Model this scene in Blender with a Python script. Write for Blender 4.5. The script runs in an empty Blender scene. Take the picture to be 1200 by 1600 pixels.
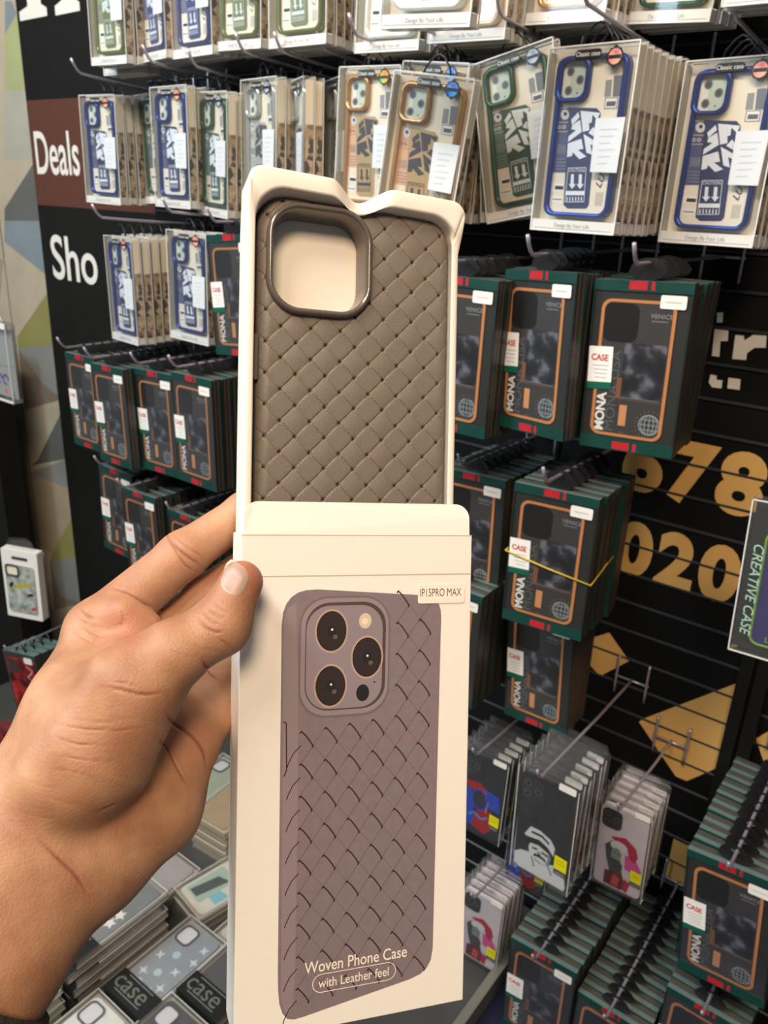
import bpy, bmesh, math, random
import numpy as np
from mathutils import Matrix, Vector
random.seed(7)
S = bpy.context.scene
COL = S.collection

# ------------------------------------------------------------------ camera, world, lights, exposure
F = 1250.0                                   # focal length in pixels of the 1200x1600 frame
R3 = np.array([[0.79455287, 0.25367014, -0.55166765],
               [0.60565264, -0.26638396, 0.74981629],
               [0.04325059, -0.92988765, -0.36529213]])   # camera (x right, y down, z ahead) -> world
cam = bpy.data.cameras.new('camera'); camo = bpy.data.objects.new('camera', cam); COL.objects.link(camo)
m3 = np.stack([R3[:, 0], -R3[:, 1], -R3[:, 2]], 1)
camo.matrix_world = Matrix(m3.tolist()).to_4x4()
cam.sensor_fit = 'VERTICAL'; cam.sensor_height = 36.0; cam.sensor_width = 27.0
cam.lens = F / 1600 * 36.0
cam.clip_start = 0.02; cam.clip_end = 50
cam.dof.use_dof = True; cam.dof.focus_distance = 0.325; cam.dof.aperture_fstop = 25.0
S.camera = camo
S.view_settings.view_transform = 'Standard'; S.view_settings.look = 'None'
S.view_settings.exposure = 0.0; S.view_settings.gamma = 1.0; S.view_settings.use_curve_mapping = False
S.cycles.transparent_max_bounces = 24

W = bpy.data.worlds.new('world'); S.world = W; W.use_nodes = True
bg = W.node_tree.nodes['Background']; bg.inputs[0].default_value = (0.92, 0.95, 1.0, 1); bg.inputs[1].default_value = 0.13

def area(name, loc, target, sx, sy, power, color):
    l = bpy.data.lights.new(name, 'AREA'); l.shape = 'RECTANGLE'; l.size = sx; l.size_y = sy
    l.energy = power; l.color = color
    o = bpy.data.objects.new(name, l); COL.objects.link(o); o.location = loc
    o.rotation_euler = (Vector(target) - Vector(loc)).to_track_quat('-Z', 'Y').to_euler()
    return o
area('ceiling_light_warm', (0.55, -0.75, 1.25), (-0.2, 0.2, -0.1), 0.5, 0.5, 32, (1.0, 0.75, 0.53))
area('ceiling_light_row', (-0.9, -0.5, 1.35), (-0.7, 1.0, -0.2), 1.8, 0.25, 48, (1.0, 0.95, 0.88))
area('ceiling_light_cool', (-1.9, -1.0, 0.9), (-0.3, 0.3, -0.2), 0.6, 0.6, 30, (0.66, 0.85, 1.0))

# ------------------------------------------------------------------ helpers
def ray(px, py): return R3 @ np.array([(px - 600) / F, (py - 800) / F, 1.0])
def onY(px, py, Y):                          # where the line of sight meets the upright plane at depth Y
    r = ray(px, py); return Vector((r * Y / r[1]).tolist())
def lin(h):
    h = h.lstrip('#'); c = [int(h[i:i + 2], 16) / 255 for i in (0, 2, 4)]
    return tuple((x / 12.92 if x <= .04045 else ((x + .055) / 1.055) ** 2.4) for x in c) + (1,)
MATS = {}
def mat(name, color='#808080', rough=.5, metal=0., var=.0, scale=60., emit=None, spec=.5, coat=0., bump=0.):
    if name in MATS: return MATS[name]
    m = bpy.data.materials.new(name); m.use_nodes = True; nt = m.node_tree; b = nt.nodes['Principled BSDF']
    c = lin(color); b.inputs['Base Color'].default_value = c; b.inputs['Roughness'].default_value = rough
    b.inputs['Metallic'].default_value = metal; b.inputs['Specular IOR Level'].default_value = spec
    b.inputs['Coat Weight'].default_value = coat; b.inputs['Coat Roughness'].default_value = .08
    if var or bump:
        tc = nt.nodes.new('ShaderNodeTexCoord'); n = nt.nodes.new('ShaderNodeTexNoise')
        n.inputs['Scale'].default_value = scale; n.inputs['Detail'].default_value = 4
        nt.links.new(tc.outputs['Object'], n.inputs['Vector'])
        if var:
            r = nt.nodes.new('ShaderNodeValToRGB')
            r.color_ramp.elements[0].position = .3; r.color_ramp.elements[1].position = .7
            r.color_ramp.elements[0].color = tuple(x * (1 - var) for x in c[:3]) + (1,)
            r.color_ramp.elements[1].color = tuple(min(1, x * (1 + var)) for x in c[:3]) + (1,)
            nt.links.new(n.outputs['Fac'], r.inputs[0]); nt.links.new(r.outputs[0], b.inputs['Base Color'])
        if bump:
            bp = nt.nodes.new('ShaderNodeBump'); bp.inputs['Strength'].default_value = bump; bp.inputs['Distance'].default_value = .001
            nt.links.new(n.outputs['Fac'], bp.inputs['Height']); nt.links.new(bp.outputs[0], b.inputs['Normal'])
    MATS[name] = m; return m
def ramp_mat(name, stops, scale, rough=.5, kind='noise', coat=0., detail=3):
    if name in MATS: return MATS[name]
    m = bpy.data.materials.new(name); m.use_nodes = True; nt = m.node_tree; b = nt.nodes['Principled BSDF']
    tc = nt.nodes.new('ShaderNodeTexCoord')
    if kind == 'noise':
        n = nt.nodes.new('ShaderNodeTexNoise'); n.inputs['Detail'].default_value = detail; out = n.outputs['Fac']
    else:
        n = nt.nodes.new('ShaderNodeTexVoronoi'); out = n.outputs['Color']
    n.inputs['Scale'].default_value = scale
    nt.links.new(tc.outputs['Object'], n.inputs['Vector'])
    r = nt.nodes.new('ShaderNodeValToRGB'); e = r.color_ramp.elements
    while len(e) < len(stops): e.new(.5)
    for k, (p, c) in enumerate(stops): e[k].position = p; e[k].color = lin(c)
    if kind != 'noise': r.color_ramp.interpolation = 'CONSTANT'
    nt.links.new(out, r.inputs[0]); nt.links.new(r.outputs[0], b.inputs['Base Color'])
    b.inputs['Roughness'].default_value = rough; b.inputs['Coat Weight'].default_value = coat
    MATS[name] = m; return m
def clear_mat(name, haze=.06, gloss=.05, tint=(1, 1, 1), rough=.06, bump=0., fres=.45):
    if name in MATS: return MATS[name]
    m = bpy.data.materials.new(name); m.use_nodes = True; nt = m.node_tree; nt.nodes.clear()
    out = nt.nodes.new('ShaderNodeOutputMaterial'); t = nt.nodes.new('ShaderNodeBsdfTransparent')
    t.inputs[0].default_value = (*tint, 1)
    g = nt.nodes.new('ShaderNodeBsdfGlossy'); g.inputs['Roughness'].default_value = rough
    d = nt.nodes.new('ShaderNodeBsdfDiffuse'); d.inputs[0].default_value = (.85, .86, .84, 1)
    m1 = nt.nodes.new('ShaderNodeMixShader'); m1.inputs[0].default_value = haze
    nt.links.new(t.outputs[0], m1.inputs[1]); nt.links.new(d.outputs[0], m1.inputs[2])
    fr = nt.nodes.new('ShaderNodeFresnel'); fr.inputs[0].default_value = 1.4
    ad = nt.nodes.new('ShaderNodeMath'); ad.operation = 'MULTIPLY_ADD'; ad.inputs[1].default_value = fres; ad.inputs[2].default_value = gloss
    ad.use_clamp = True
    nt.links.new(fr.outputs[0], ad.inputs[0])
    m2 = nt.nodes.new('ShaderNodeMixShader'); nt.links.new(ad.outputs[0], m2.inputs[0])
    nt.links.new(m1.outputs[0], m2.inputs[1]); nt.links.new(g.outputs[0], m2.inputs[2])
    if bump:
        n = nt.nodes.new('ShaderNodeTexNoise'); n.inputs['Scale'].default_value = 35; n.inputs['Detail'].default_value = 2
        bp = nt.nodes.new('ShaderNodeBump'); bp.inputs['Strength'].default_value = bump; bp.inputs['Distance'].default_value = .004
        tc = nt.nodes.new('ShaderNodeTexCoord'); nt.links.new(tc.outputs['Object'], n.inputs['Vector'])
        nt.links.new(n.outputs['Fac'], bp.inputs['Height']); nt.links.new(bp.outputs[0], g.inputs['Normal'])
    nt.links.new(m2.outputs[0], out.inputs[0]); MATS[name] = m; return m

_txt = {}
def text2d(body, size, off=0., shear=0., align='LEFT', spacing=1.):
    k = (body, size, off, shear, align, spacing)
    if k not in _txt:
        c = bpy.data.curves.new('t', 'FONT'); c.body = body; c.size = size; c.offset = off; c.shear = shear
        c.align_x = align; c.align_y = 'BOTTOM_BASELINE'; c.resolution_u = 5; c.space_character = spacing
        o = bpy.data.objects.new('t', c); COL.objects.link(o)
        me = bpy.data.meshes.new_from_object(o.evaluated_get(bpy.context.evaluated_depsgraph_get()))
        _txt[k] = ([tuple(v.co[:2]) for v in me.vertices], [tuple(p.vertices) for p in me.polygons])
        bpy.data.objects.remove(o); bpy.data.curves.remove(c); bpy.data.meshes.remove(me)
    return _txt[k]

def rrect(x0, x1, z0, z1, r, n=6):           # rounded rectangle outline, counter-clockwise seen from -Y
    if not isinstance(r, (tuple, list)): r = (r,) * 4
    pts = []
    for (cx, cz, a0, rr) in ((x1 - r[0], z0 + r[0], -90, r[0]), (x1 - r[1], z1 - r[1], 0, r[1]), (x0 + r[2], z1 - r[2], 90, r[2]), (x0 + r[3], z0 + r[3], 180, r[3])):
        for k in range(n + 1):
            a = math.radians(a0 + 90 * k / n); pts.append((cx + rr * math.cos(a), cz + rr * math.sin(a)))
    return pts
def circ(cx, cz, r, n=20, rz=None): return [(cx + r * math.cos(2 * math.pi * k / n), cz + (rz or r) * math.sin(2 * math.pi * k / n)) for k in range(n)]

class MB:
    def __init__(s): s.v = []; s.f = []; s.m = []; s.mats = []; s.sm = []
    def mi(s, m):
        if m not in s.mats: s.mats.append(m)
        return s.mats.index(m)
    def add(s, vs, fs, m, smooth=False):
        o = len(s.v); s.v += [tuple(v) for v in vs]; i = s.mi(m)
        for f in fs: s.f.append(tuple(o + k for k in f)); s.m.append(i); s.sm.append(smooth)
    def box(s, x0, x1, y0, y1, z0, z1, m):
        v = [(x, y, z) for x in (x0, x1) for y in (y0, y1) for z in (z0, z1)]
        s.add(v, [(0, 1, 3, 2), (4, 6, 7, 5), (0, 4, 5, 1), (2, 3, 7, 6), (0, 2, 6, 4), (1, 5, 7, 3)], m)
    def prism(s, pts, y0, y1, m):            # outline in XZ extruded from y0 (front) to y1
        n = len(pts)
        v = [(x, y0, z) for x, z in pts] + [(x, y1, z) for x, z in pts]
        s.add(v, [tuple(range(n)), tuple(range(2 * n - 1, n - 1, -1))] + [(k, n + k, n + (k + 1) % n, (k + 1) % n) for k in range(n)], m)
    def ring(s, a, b, y0, y1, m, smooth=False):   # between outline a (outer) and b (inner)
        n = len(a)
        v = [(x, y0, z) for x, z in a] + [(x, y0, z) for x, z in b] + [(x, y1, z) for x, z in b] + [(x, y1, z) for x, z in a]
        f = []
        for k in range(n):
            j = (k + 1) % n
            for q in range(4):
                w = (q + 1) % 4; f.append((q * n + k, w * n + k, w * n + j, q * n + j))
        s.add(v, f, m, smooth)
    def poly(s, pts, y, m): s.add([(x, y, z) for x, z in pts], [tuple(range(len(pts)))], m)
    def line(s, pts, w, y, m):
        for (x0, z0), (x1, z1) in zip(pts, pts[1:]):
            d = math.hypot(x1 - x0, z1 - z0) or 1; nx, nz = -(z1 - z0) / d * w / 2, (x1 - x0) / d * w / 2
            s.poly([(x0 - nx, z0 - nz), (x1 - nx, z1 - nz), (x1 + nx, z1 + nz), (x0 + nx, z0 + nz)], y, m)
    def text(s, body, x, z, size, y, m, rot=0., off=0., shear=0., align='LEFT', sx=1., spacing=1.):
        vs, fs = text2d(body, 1., off, shear, align, spacing); c, n = math.cos(rot), math.sin(rot)
        s.add([(x + (a * sx * c - b * n) * size, y, z + (a * sx * n + b * c) * size) for a, b in vs], fs, m)
    def tube(s, path, r, m, n=8, cap=True):
        P = [Vector(p) for p in path]; rs = r if isinstance(r, (list, tuple)) else [r] * len(P)
        o = []; up = None
        for k, p in enumerate(P):
            t = (P[min(k + 1, len(P) - 1)] - P[max(k - 1, 0)]).normalized()
            if up is None: up = t.orthogonal().normalized()
            up = (up - t * up.dot(t)).normalized(); w = t.cross(up)
            o += [tuple(p + (up * math.cos(2 * math.pi * q / n) + w * math.sin(2 * math.pi * q / n)) * rs[k]) for q in range(n)]
        f = [(k * n + q, k * n + (q + 1) % n, (k + 1) * n + (q + 1) % n, (k + 1) * n + q) for k in range(len(P) - 1) for q in range(n)]
        if cap: f += [tuple(range(n - 1, -1, -1)), tuple(range((len(P) - 1) * n, len(P) * n))]
        s.add(o, f, m, True)
    def mesh(s, name, fix=False):
        me = bpy.data.meshes.new(name); me.from_pydata(s.v, [], s.f)
        for m in s.mats: me.materials.append(m)
        me.polygons.foreach_set('material_index', s.m); me.polygons.foreach_set('use_smooth', s.sm)
        if fix:
            b = bmesh.new(); b.from_mesh(me); bmesh.ops.recalc_face_normals(b, faces=b.faces); b.to_mesh(me); b.free()
        me.update(); return me
    def obj(s, name, parent=None, mw=None, fix=False):
        o = bpy.data.objects.new(name, s.mesh(name, fix)); COL.objects.link(o)
        if parent: o.parent = parent
        if mw is not None: o.matrix_world = mw
        return o
def tag(o, label, cat, group=None):
    o['label'] = label; o['category'] = cat
    if group: o['group'] = group
    return o
def struct(mb, name, fix=False):
    o = mb.obj(name, fix=fix); o['kind'] = 'structure'; return o
def empty(name, mw, label, cat, group=None):
    o = bpy.data.objects.new(name, None); o.empty_display_size = .02; COL.objects.link(o); o.matrix_world = mw
    return tag(o, label, cat, group)
def inst(parts, name, mw, label, cat, group):    # parts: (name, mesh, parent index or -1)
    r = empty(name, mw, label, cat, group); made = []
    for pn, me, pi in parts:
        o = bpy.data.objects.new(pn, me); COL.objects.link(o); o.parent = r if pi < 0 else made[pi]; made.append(o)
    return r
def pose(x, y, z, yaw=0., pitch=0., roll=0.):
    yaw, pitch, roll = (math.radians(a) for a in (yaw, pitch, roll))
    return Matrix.Translation((x, y, z)) @ Matrix.Rotation(yaw, 4, 'Z') @ Matrix.Rotation(pitch, 4, 'X') @ Matrix.Rotation(roll, 4, 'Y')
def bil(c):                                   # picture-like coordinates of a face -> (u, v) in 0..1, v down
    (ax, ay), (bx, by), (cx, cy), (dx, dy) = c
    def g(p):
        u = v = .5
        for _ in range(30):
            fx = ax * (1 - u) * (1 - v) + bx * u * (1 - v) + cx * (1 - u) * v + dx * u * v - p[0]
            fy = ay * (1 - u) * (1 - v) + by * u * (1 - v) + cy * (1 - u) * v + dy * u * v - p[1]
            a = (bx - ax) * (1 - v) + (dx - cx) * v; b = (cx - ax) * (1 - u) + (dx - bx) * u
            c2 = (by - ay) * (1 - v) + (dy - cy) * v; d = (cy - ay) * (1 - u) + (dy - by) * u
            D = a * d - b * c2; u -= (fx * d - b * fy) / D; v -= (a * fy - fx * c2) / D
        return u, v
    return g

# ------------------------------------------------------------------ materials
BLACK = mat('black_laminate', '#1a1a18', .5, var=.12, scale=20, spec=.2)
SLAT = mat('black_slat_board', '#121212', .5, var=.1, scale=14, spec=.2)
LIP = mat('grey_slat_insert', '#3c4246', .35, metal=.3)
GROOVE = mat('black_groove', '#050505', .6)
GOLD = mat('gold_vinyl', '#e3b469', .4, metal=.0, var=.06, scale=9)
WHITEV = mat('white_vinyl', '#e6e4da', .5)
BROWN = mat('brown_vinyl', '#5a3427', .5, var=.06)
STEEL = mat('hook_steel', '#b9b0bb', .3, metal=.55)
WHITE = mat('white_card', '#ece9e2', .5)
CREAM = mat('cream_card', '#ece2cb', .6)
PRICE = mat('price_sticker_paper', '#d2d7da', .5)
INKG = mat('grey_ink', '#8d9094', .6)
INKB = mat('black_ink', '#1d1d20', .5)
FROST = mat('frosted_edge', '#e6e6df', .3)
TABK = mat('dark_hanger_plastic', '#1b1a1b', .35)
CLEAR = clear_mat('clear_box_plastic', .035, .015)
FILM = clear_mat('window_film', .004, .0, rough=.15, fres=.3)
BAG = clear_mat('crinkled_bag_plastic', .02, .03, rough=.08, bump=.8)
CAMO = ramp_mat('camouflage_print', [(0, '#c9b394'), (.42, '#8c7659'), (.55, '#54473b'), (.68, '#b59c78')], 140, kind='voronoi')
HOLO = {k: ramp_mat('hologram_' + k, s, 90, .25, coat=.5) for k, s in dict(
    pink=[(.3, '#e58a8f'), (.5, '#f0b48e'), (.7, '#c75d7d')], blue=[(.3, '#3b52d8'), (.5, '#58b9e8'), (.7, '#7a4fd0')],
    green=[(.3, '#37d65a'), (.5, '#e2b636'), (.7, '#e8763a')], grey=[(.3, '#8fa0b8'), (.5, '#b9c6d2'), (.7, '#6d7c90')]).items()}

# ------------------------------------------------------------------ the setting
WY = 1.10                                     # slat wall front
EDGE = -1.853                                 # end of the black wall, patterned wall beyond
def wy(px, py): p = onY(px, py, WY); return (p.x, p.z)
mb = MB()
mb.box(EDGE, -1.42, WY, WY + .03, -1.5, .75, BLACK)
mb.box(-1.42, -.168, WY + .004, WY + .03, -1.5, .75, SLAT)
mb.box(-.128, 1.2, WY + .004, WY + .03, -1.5, .75, SLAT)
zs = [-.2765 - .0465 * k for k in range(-22, 27)]
for k, z in enumerate(zs):
    for x0, x1, dz in ((-1.42, -.168, 0), (-.128, 1.2, -.012)):
        z2 = z + dz
        mb.box(x0, x1, WY, WY + .006, z2 + .0025, z2 + .0425, SLAT)         # slat face
        mb.add([(x0, WY + .001, z2 + .0022), (x1, WY + .001, z2 + .0022), (x1, WY - .0016, z2 + .0005), (x0, WY - .0016, z2 + .0005),
                (x1, WY - .0016, z2 - .0018), (x0, WY - .0016, z2 - .0018)], [(0, 3, 2, 1), (3, 5, 4, 2)], LIP)
struct(mb, 'wall_back')
mb = MB(); mb.box(-.168, -.1505, WY - .012, WY + .03, -1.5, .75, BLACK); mb.box(-.1455, -.128, WY - .012, WY + .03, -1.5, .75, BLACK)
mb.box(-.1505, -.1455, WY - .002, WY + .03, -1.5, .75, GROOVE)
struct(mb, 'trim_1')
# patterned wall beyond the black one
gm = {k: mat('wallpaper_' + k, c, .6, var=.09, scale=11) for k, c in dict(beige='#b5a891', pale='#a9a698', grey='#868782', dark='#63645f', olive='#8c8852', lolive='#a3a878', blue='#7f8b90', brown='#7c7062', tan='#a3937a').items()}
mb = MB(); mb.box(-3.4, EDGE, WY + .012, WY + .04, -1.5, .75, gm['beige'])
GP = [('blue', [(0, 0), (10, 0), (18, 20), (0, 52)]), ('lolive', [(0, 52), (18, 20), (30, 20), (37, 140), (0, 140)]), ('pale', [(0, 140), (37, 140), (43, 250), (0, 250)]),
      ('beige', [(0, 250), (43, 250), (44, 256), (0, 326)]), ('dark', [(44, 256), (56, 345), (0, 345), (0, 326)]), ('blue', [(0, 345), (56, 345), (65, 430), (0, 378)]),
      ('beige', [(0, 378), (65, 430), (68, 457), (20, 527), (0, 500)]), ('olive', [(68, 457), (82, 540), (22, 545), (20, 527)]), ('grey', [(22, 545), (82, 540), (94, 626), (60, 600)]),
      ('brown', [(22, 545), (60, 600), (94, 626), (33, 642)]), ('beige', [(33, 642), (94, 626), (97, 640), (52, 724), (40, 735)]), ('dark', [(97, 640), (107, 720), (44, 728), (52, 722)]),
      ('grey', [(40, 740), (107, 720), (112, 770)]), ('tan', [(40, 740), (112, 770), (116, 805), (75, 868), (52, 850)]), ('olive', [(116, 805), (124, 875), (72, 880), (75, 868)]),
      ('grey', [(72, 880), (124, 875), (132, 948), (90, 935)]), ('brown', [(72, 880), (90, 935), (132, 948), (80, 955)]), ('tan', [(80, 955), (132, 948), (140, 1010), (92, 1050)])]
for c, pts in GP: mb.poly([(min(x, EDGE), z) for x, z in (wy(*p) for p in pts)][::-1], WY + .0115, gm[c])
for k in range(26):                           # the pattern carries on past the picture
    x, z = -3.3 + (k % 5) * .25, .7 - (k // 5) * .42
    mb.poly([(x, z), (x + .24, z - .05), (x + .1, z - .4)][::-1], WY + .0114, gm[['grey', 'olive', 'pale', 'dark', 'tan'][k % 5]])
x0 = onY(45, 760, WY).x; mb.box(x0 - .0025, x0, WY + .0105, WY + .0115, -1.5, .75, gm['dark'])
struct(mb, 'wall_left')
FL = mat('grey_floor_tile', '#6b6660', .4, var=.1, scale=6)
mb = MB(); mb.box(-3.4, 1.4, -3.0, 1.3, -1.55, -1.5, FL); struct(mb, 'floor')

# writing on the black wall
def wall_text(name, label, items, m, y=WY - .0006):
    q = MB()
    for body, x, z, size, sx, off in items: q.text(body, x, z, size, y, m, off=off, sx=sx)
    o = q.obj(name); return tag(o, label, 'sign lettering')
q = MB(); q.poly([(EDGE + .001, -.05), (-1.42, -.05), (-1.42, .167), (EDGE + .001, .167)], WY - .0003, BROWN)
tag(q.obj('sign_band'), 'brown band across the black wall behind the first hanging packs', 'sign band')
wall_text('sign_lettering', 'white letters Deals on the brown band', [('Deals', -1.842, .018, .125, .62, .012)], WHITEV)
wall_text('sign_lettering', 'white letters Sho on the black wall below the brown band', [('Sho', -1.818, -.210, .139, .88, .012)], WHITEV)
q = MB()
for a in (0, .137):
    q.poly([(-1.842 + a * .98, .320), (-1.738 + a * .85, .322), (-1.738 + a * .85, .337), (-1.757 + a * .87, .345), (-1.757 + a * .87, .55), (-1.808 + a * .92, .55), (-1.808 + a * .92, .345), (-1.842 + a * .98, .337)], WY - .0006, WHITEV)
q.poly([(-1.757, .44), (-1.682, .44), (-1.682, .47), (-1.757, .47)], WY - .0006, WHITEV)
tag(q.obj('sign_lettering'), 'white serif capital letter above the brown band, cut by the frame', 'sign lettering')
q = MB()
for ch, x in (('6', -.383), ('7', -.318), ('8', -.249)): q.text(ch, x, -.374, .114, WY - .0006, GOLD, off=.045, sx=1.02)
tag(q.obj('sign_lettering'), 'gold number 678 on the slat wall above 020', 'sign lettering')
q = MB()
for ch, x in (('0', -.372), ('2', -.310), ('0', -.249)): q.text(ch, x, -.506, .110, WY - .0006, GOLD, off=.045, sx=.95)
tag(q.obj('sign_lettering'), 'gold number 020 on the slat wall below 678', 'sign lettering')
Zt = lambda zx, zy: wy(700 + zx * .41667, 360 + zy * .41667)
for lab, pcs in (('t', [[(1010, 308), (1032, 308), (1030, 345), (1008, 345)], [(1000, 370), (1052, 375), (1050, 415), (1022, 415), (1018, 474), (990, 470)], [(985, 540), (1008, 544), (1008, 560), (1030, 562), (1026, 592), (990, 588), (978, 570)]]),
                 ('r', [[(1078, 392), (1110, 395), (1112, 412), (1145, 392), (1195, 395), (1192, 440), (1150, 440), (1122, 460), (1118, 486), (1066, 482)], [(1052, 552), (1098, 558), (1094, 598), (1048, 592)]])):
    z_ = Zt(*pcs[-1][0]); lt = bpy.data.objects.new('sign_lettering', None); COL.objects.link(lt); lt.location = (z_[0], WY, z_[1]); lt.empty_display_size = .02
    for pts in pcs:
        q = MB(); q.poly([(x - z_[0], z - z_[1]) for x, z in (Zt(*p) for p in pts)][::-1], -.0006, WHITEV); q.obj('letter_piece', lt)
    tag(lt, 'white letter %s on the slat wall above the gold numbers' % lab, 'sign lettering')
for pts, lab in (([(-.42, -.66), (-.362, -.616), (-.324, -.652), (-.365, -.697)], 'small gold diamond on the slat wall half behind the green boxes'),
                 ([(-.292, -.75), (-.287, -.742), (-.169, -.625), (-.169, -.775), (-.205, -.818), (-.222, -.818)], 'large gold diamond on the slat wall beside the black post'),
                 ([(-.205, -.932), (-.175, -.932), (-.175, -1.015), (-.205, -1.015)], 'gold square on the slat wall beside the pink printed case'),
                 ([(-.127, -.70), (-.10, -.66), (-.06, -.70), (-.10, -.75)], 'gold diamond on the far slat panel past the black post')):
    q = MB(); q.poly(pts[::-1] if lab[0] != 'g' else pts, WY - .0006, GOLD); tag(q.obj('sign_shape'), lab, 'sign shape')

# low display shelf, dividers
SH = mat('grey_shelf_board', '#4b4a48', .4, var=.1, scale=8); NAVY = mat('navy_liner', '#1c2140', .6, var=.08)
TZ = -1.232
t = empty('display_shelf', Matrix.Translation((-1.0, .6, -1.5)), 'low grey display shelf under the slat wall with flat piled cases', 'shelf')
q = MB(); q.box(-1.84, 0.9, .12, WY - .004, TZ - .02, TZ, SH); q.obj('shelf_board', t).matrix_parent_inverse = t.matrix_world.inverted()
q = MB(); q.box(-1.84, 0.9, .15, WY - .004, -1.499, TZ - .02, BLACK); q.obj('base', t).matrix_parent_inverse = t.matrix_world.inverted()
q = MB(); q.box(-.40, -.385, .13, WY - .005, TZ, -1.19, mat('grey_divider', '#77756c', .35)); q.obj('divider', t).matrix_parent_inverse = t.matrix_world.inverted()
q = MB(); q.box(-.384, .88, .13, WY - .005, TZ, TZ + .003, NAVY); q.obj('liner', t).matrix_parent_inverse = t.matrix_world.inverted()

# ------------------------------------------------------------------ clear case packs (clear box, case, card)
AW, AH, AT = .100, .171, .016
gA = bil([(480, 130), (1000, 85), (370, 1195), (865, 1230)])
def za(x, y): u, v = gA((x, y)); return ((u - .5) * AW, -v * AH)
def zap(*pts): return [za(*p) for p in pts]
def ccw(p):
    a = sum(p[i][0] * p[(i + 1) % len(p)][1] - p[(i + 1) % len(p)][0] * p[i][1] for i in range(len(p)))
    return p if a > 0 else p[::-1]
GL = [[(652, 478), (700, 482), (705, 590), (668, 600)], [(700, 482), (765, 490), (750, 530), (722, 500), (718, 545), (704, 550)],
      [(640, 485), (648, 515), (605, 560), (598, 530)], [(650, 530), (662, 600), (580, 660), (585, 625), (628, 590), (600, 585), (606, 560)],
      [(672, 612), (748, 660), (745, 690), (712, 672), (724, 735), (690, 722)], [(580, 668), (660, 640), (672, 700), (640, 705), (690, 745), (650, 762), (610, 720), (606, 742), (576, 750)],
      [(728, 570), (752, 600), (752, 640), (700, 606)]]
def clear_pack(frame, panel, glyph, holo, small, metal=.6, silver=False):
    fm = mat('case_frame_' + frame, frame, .25, metal=metal); pm = mat('case_panel_' + panel, panel, .4, var=.05); gm_ = mat('case_glyph_' + glyph, glyph, .4)
    sm = mat('case_small_' + small, small, .5)
    w, h, y0 = AW / 2, AH, -AT / 2
    P = []
    b = MB(); b.box(-w, w, y0, -y0, -h, 0, CLEAR)
    e = .0011
    for x in (-w, w - e):
        for y in (y0, -y0 - e): b.box(x, x + e, y - .0001, y + e, -h, 0, FROST)
    for y in (y0, -y0 - e):
        for z in (-h, -e): b.box(-w, w, y - .0001, y + e, z, z + e, FROST)
    P.append(('clear_box', b.mesh('clear_box'), -1))
    b = MB(); b.box(-w + .002, w - .002, .0052, .006, -h + .002, -.003, CREAM)
    b.box(-w + .0015, w - .0015, y0 + .0008, .006, -h + .0012, -h + .0115, WHITE)
    b.text('Design By Your Life', 0, -h + .0045, .0052, y0 + .0006, INKG, align='CENTER')
    b.poly([(-w + .004, -h + .0025), (w - .004, -h + .0025), (w - .004, -h + .003), (-w + .004, -h + .003)], y0 + .0006, INKG)
    P.append(('backing_card', b.mesh('backing_card'), -1))
    cx0, cx1, cz0, cz1 = -.0375, .0385, -.156, -.0085
    b = MB(); b.ring(rrect(cx0, cx1, cz0, cz1, .011), rrect(cx0 + .0042, cx1 - .0042, cz0 + .0042, cz1 - .0042, .008), y0 + .0022, .005, fm, True)
    P.append(('case_frame', b.mesh('case_frame', True), -1)); ci = len(P) - 1
    b = MB(); b.box(cx0 + .003, cx1 - .003, -.001, 0, cz0 + .003, cz1 - .003, mat('clear_case_back', '#ebe2cc', .25))
    b.poly(ccw(zap((500, 465), (582, 465), (572, 842), (482, 842))), -.0012, sm)
    b.poly(ccw(zap((578, 458), (745, 462), (768, 490), (755, 640), (728, 770), (706, 1040), (690, 1062), (580, 1062), (556, 1040), (570, 770))), -.0014, pm)
    for g in GL: b.poly(ccw(zap(*g)), -.0017, gm_)
    ln = mat('case_line_' + glyph, glyph, .5)
    for a, c in (((512, 545), (580, 545)), ((508, 598), (578, 598))): b.line(zap(a, c), .0010, -.0016, mat('tan_line', '#b9a078', .5))
    b.poly([za(*p) for p in [(560 + 26 * math.cos(a * .524), 500 + 30 * math.sin(a * .524)) for a in range(12)]][::-1], -.0016, mat('skull_white', '#c9cbd0', .5))
    b.poly([za(*p) for p in [(563 + 10 * math.cos(a * .785), 495 + 12 * math.sin(a * .785)) for a in range(8)]][::-1], -.0018, INKB)
    for k in range(5):
        b.line(zap((520 + k * 11, 675), (518 + k * 11, 730)), .0009, -.0016, INKG)
    for k in range(4): b.line(zap((505, 760 + k * 20), (570, 762 + k * 20)), .0006, -.0016, INKG)
    for c in ((528, 572), (556, 572)): b.line([za(c[0] + 9 * math.cos(a * .785), c[1] + 9 * math.sin(a * .785)) for a in range(9)], .0006, -.0016, ln)
    b.line(zap((584, 815), (690, 812), (678, 1020), (566, 1022), (584, 815)), .0006, -.0017, ln)
    for ax in (608, 655):
        b.poly(ccw(zap((ax - 7, 852), (ax + 11, 852), (ax + 9, 912), (ax + 22, 912), (ax, 942), (ax - 20, 912), (ax - 9, 912))), -.0017, ln)
    b.poly(ccw(zap((572, 954), (682, 954), (680, 980), (570, 980))), -.0017, ln)
    b.text('CAUTION', *za(634, 838), .0042, -.0018, ln, align='CENTER')
    for k in range(6): b.line(zap((580 + k * 17, 990), (578 + k * 17, 1015)), .0012, -.0017, ln)
    b.poly(ccw(zap((492, 905), (558, 908), (553, 960), (484, 958))), -.0012, WHITE); b.poly(ccw(zap((506, 922), (556, 925), (553, 945), (503, 943))), -.0016, INKB)
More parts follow.
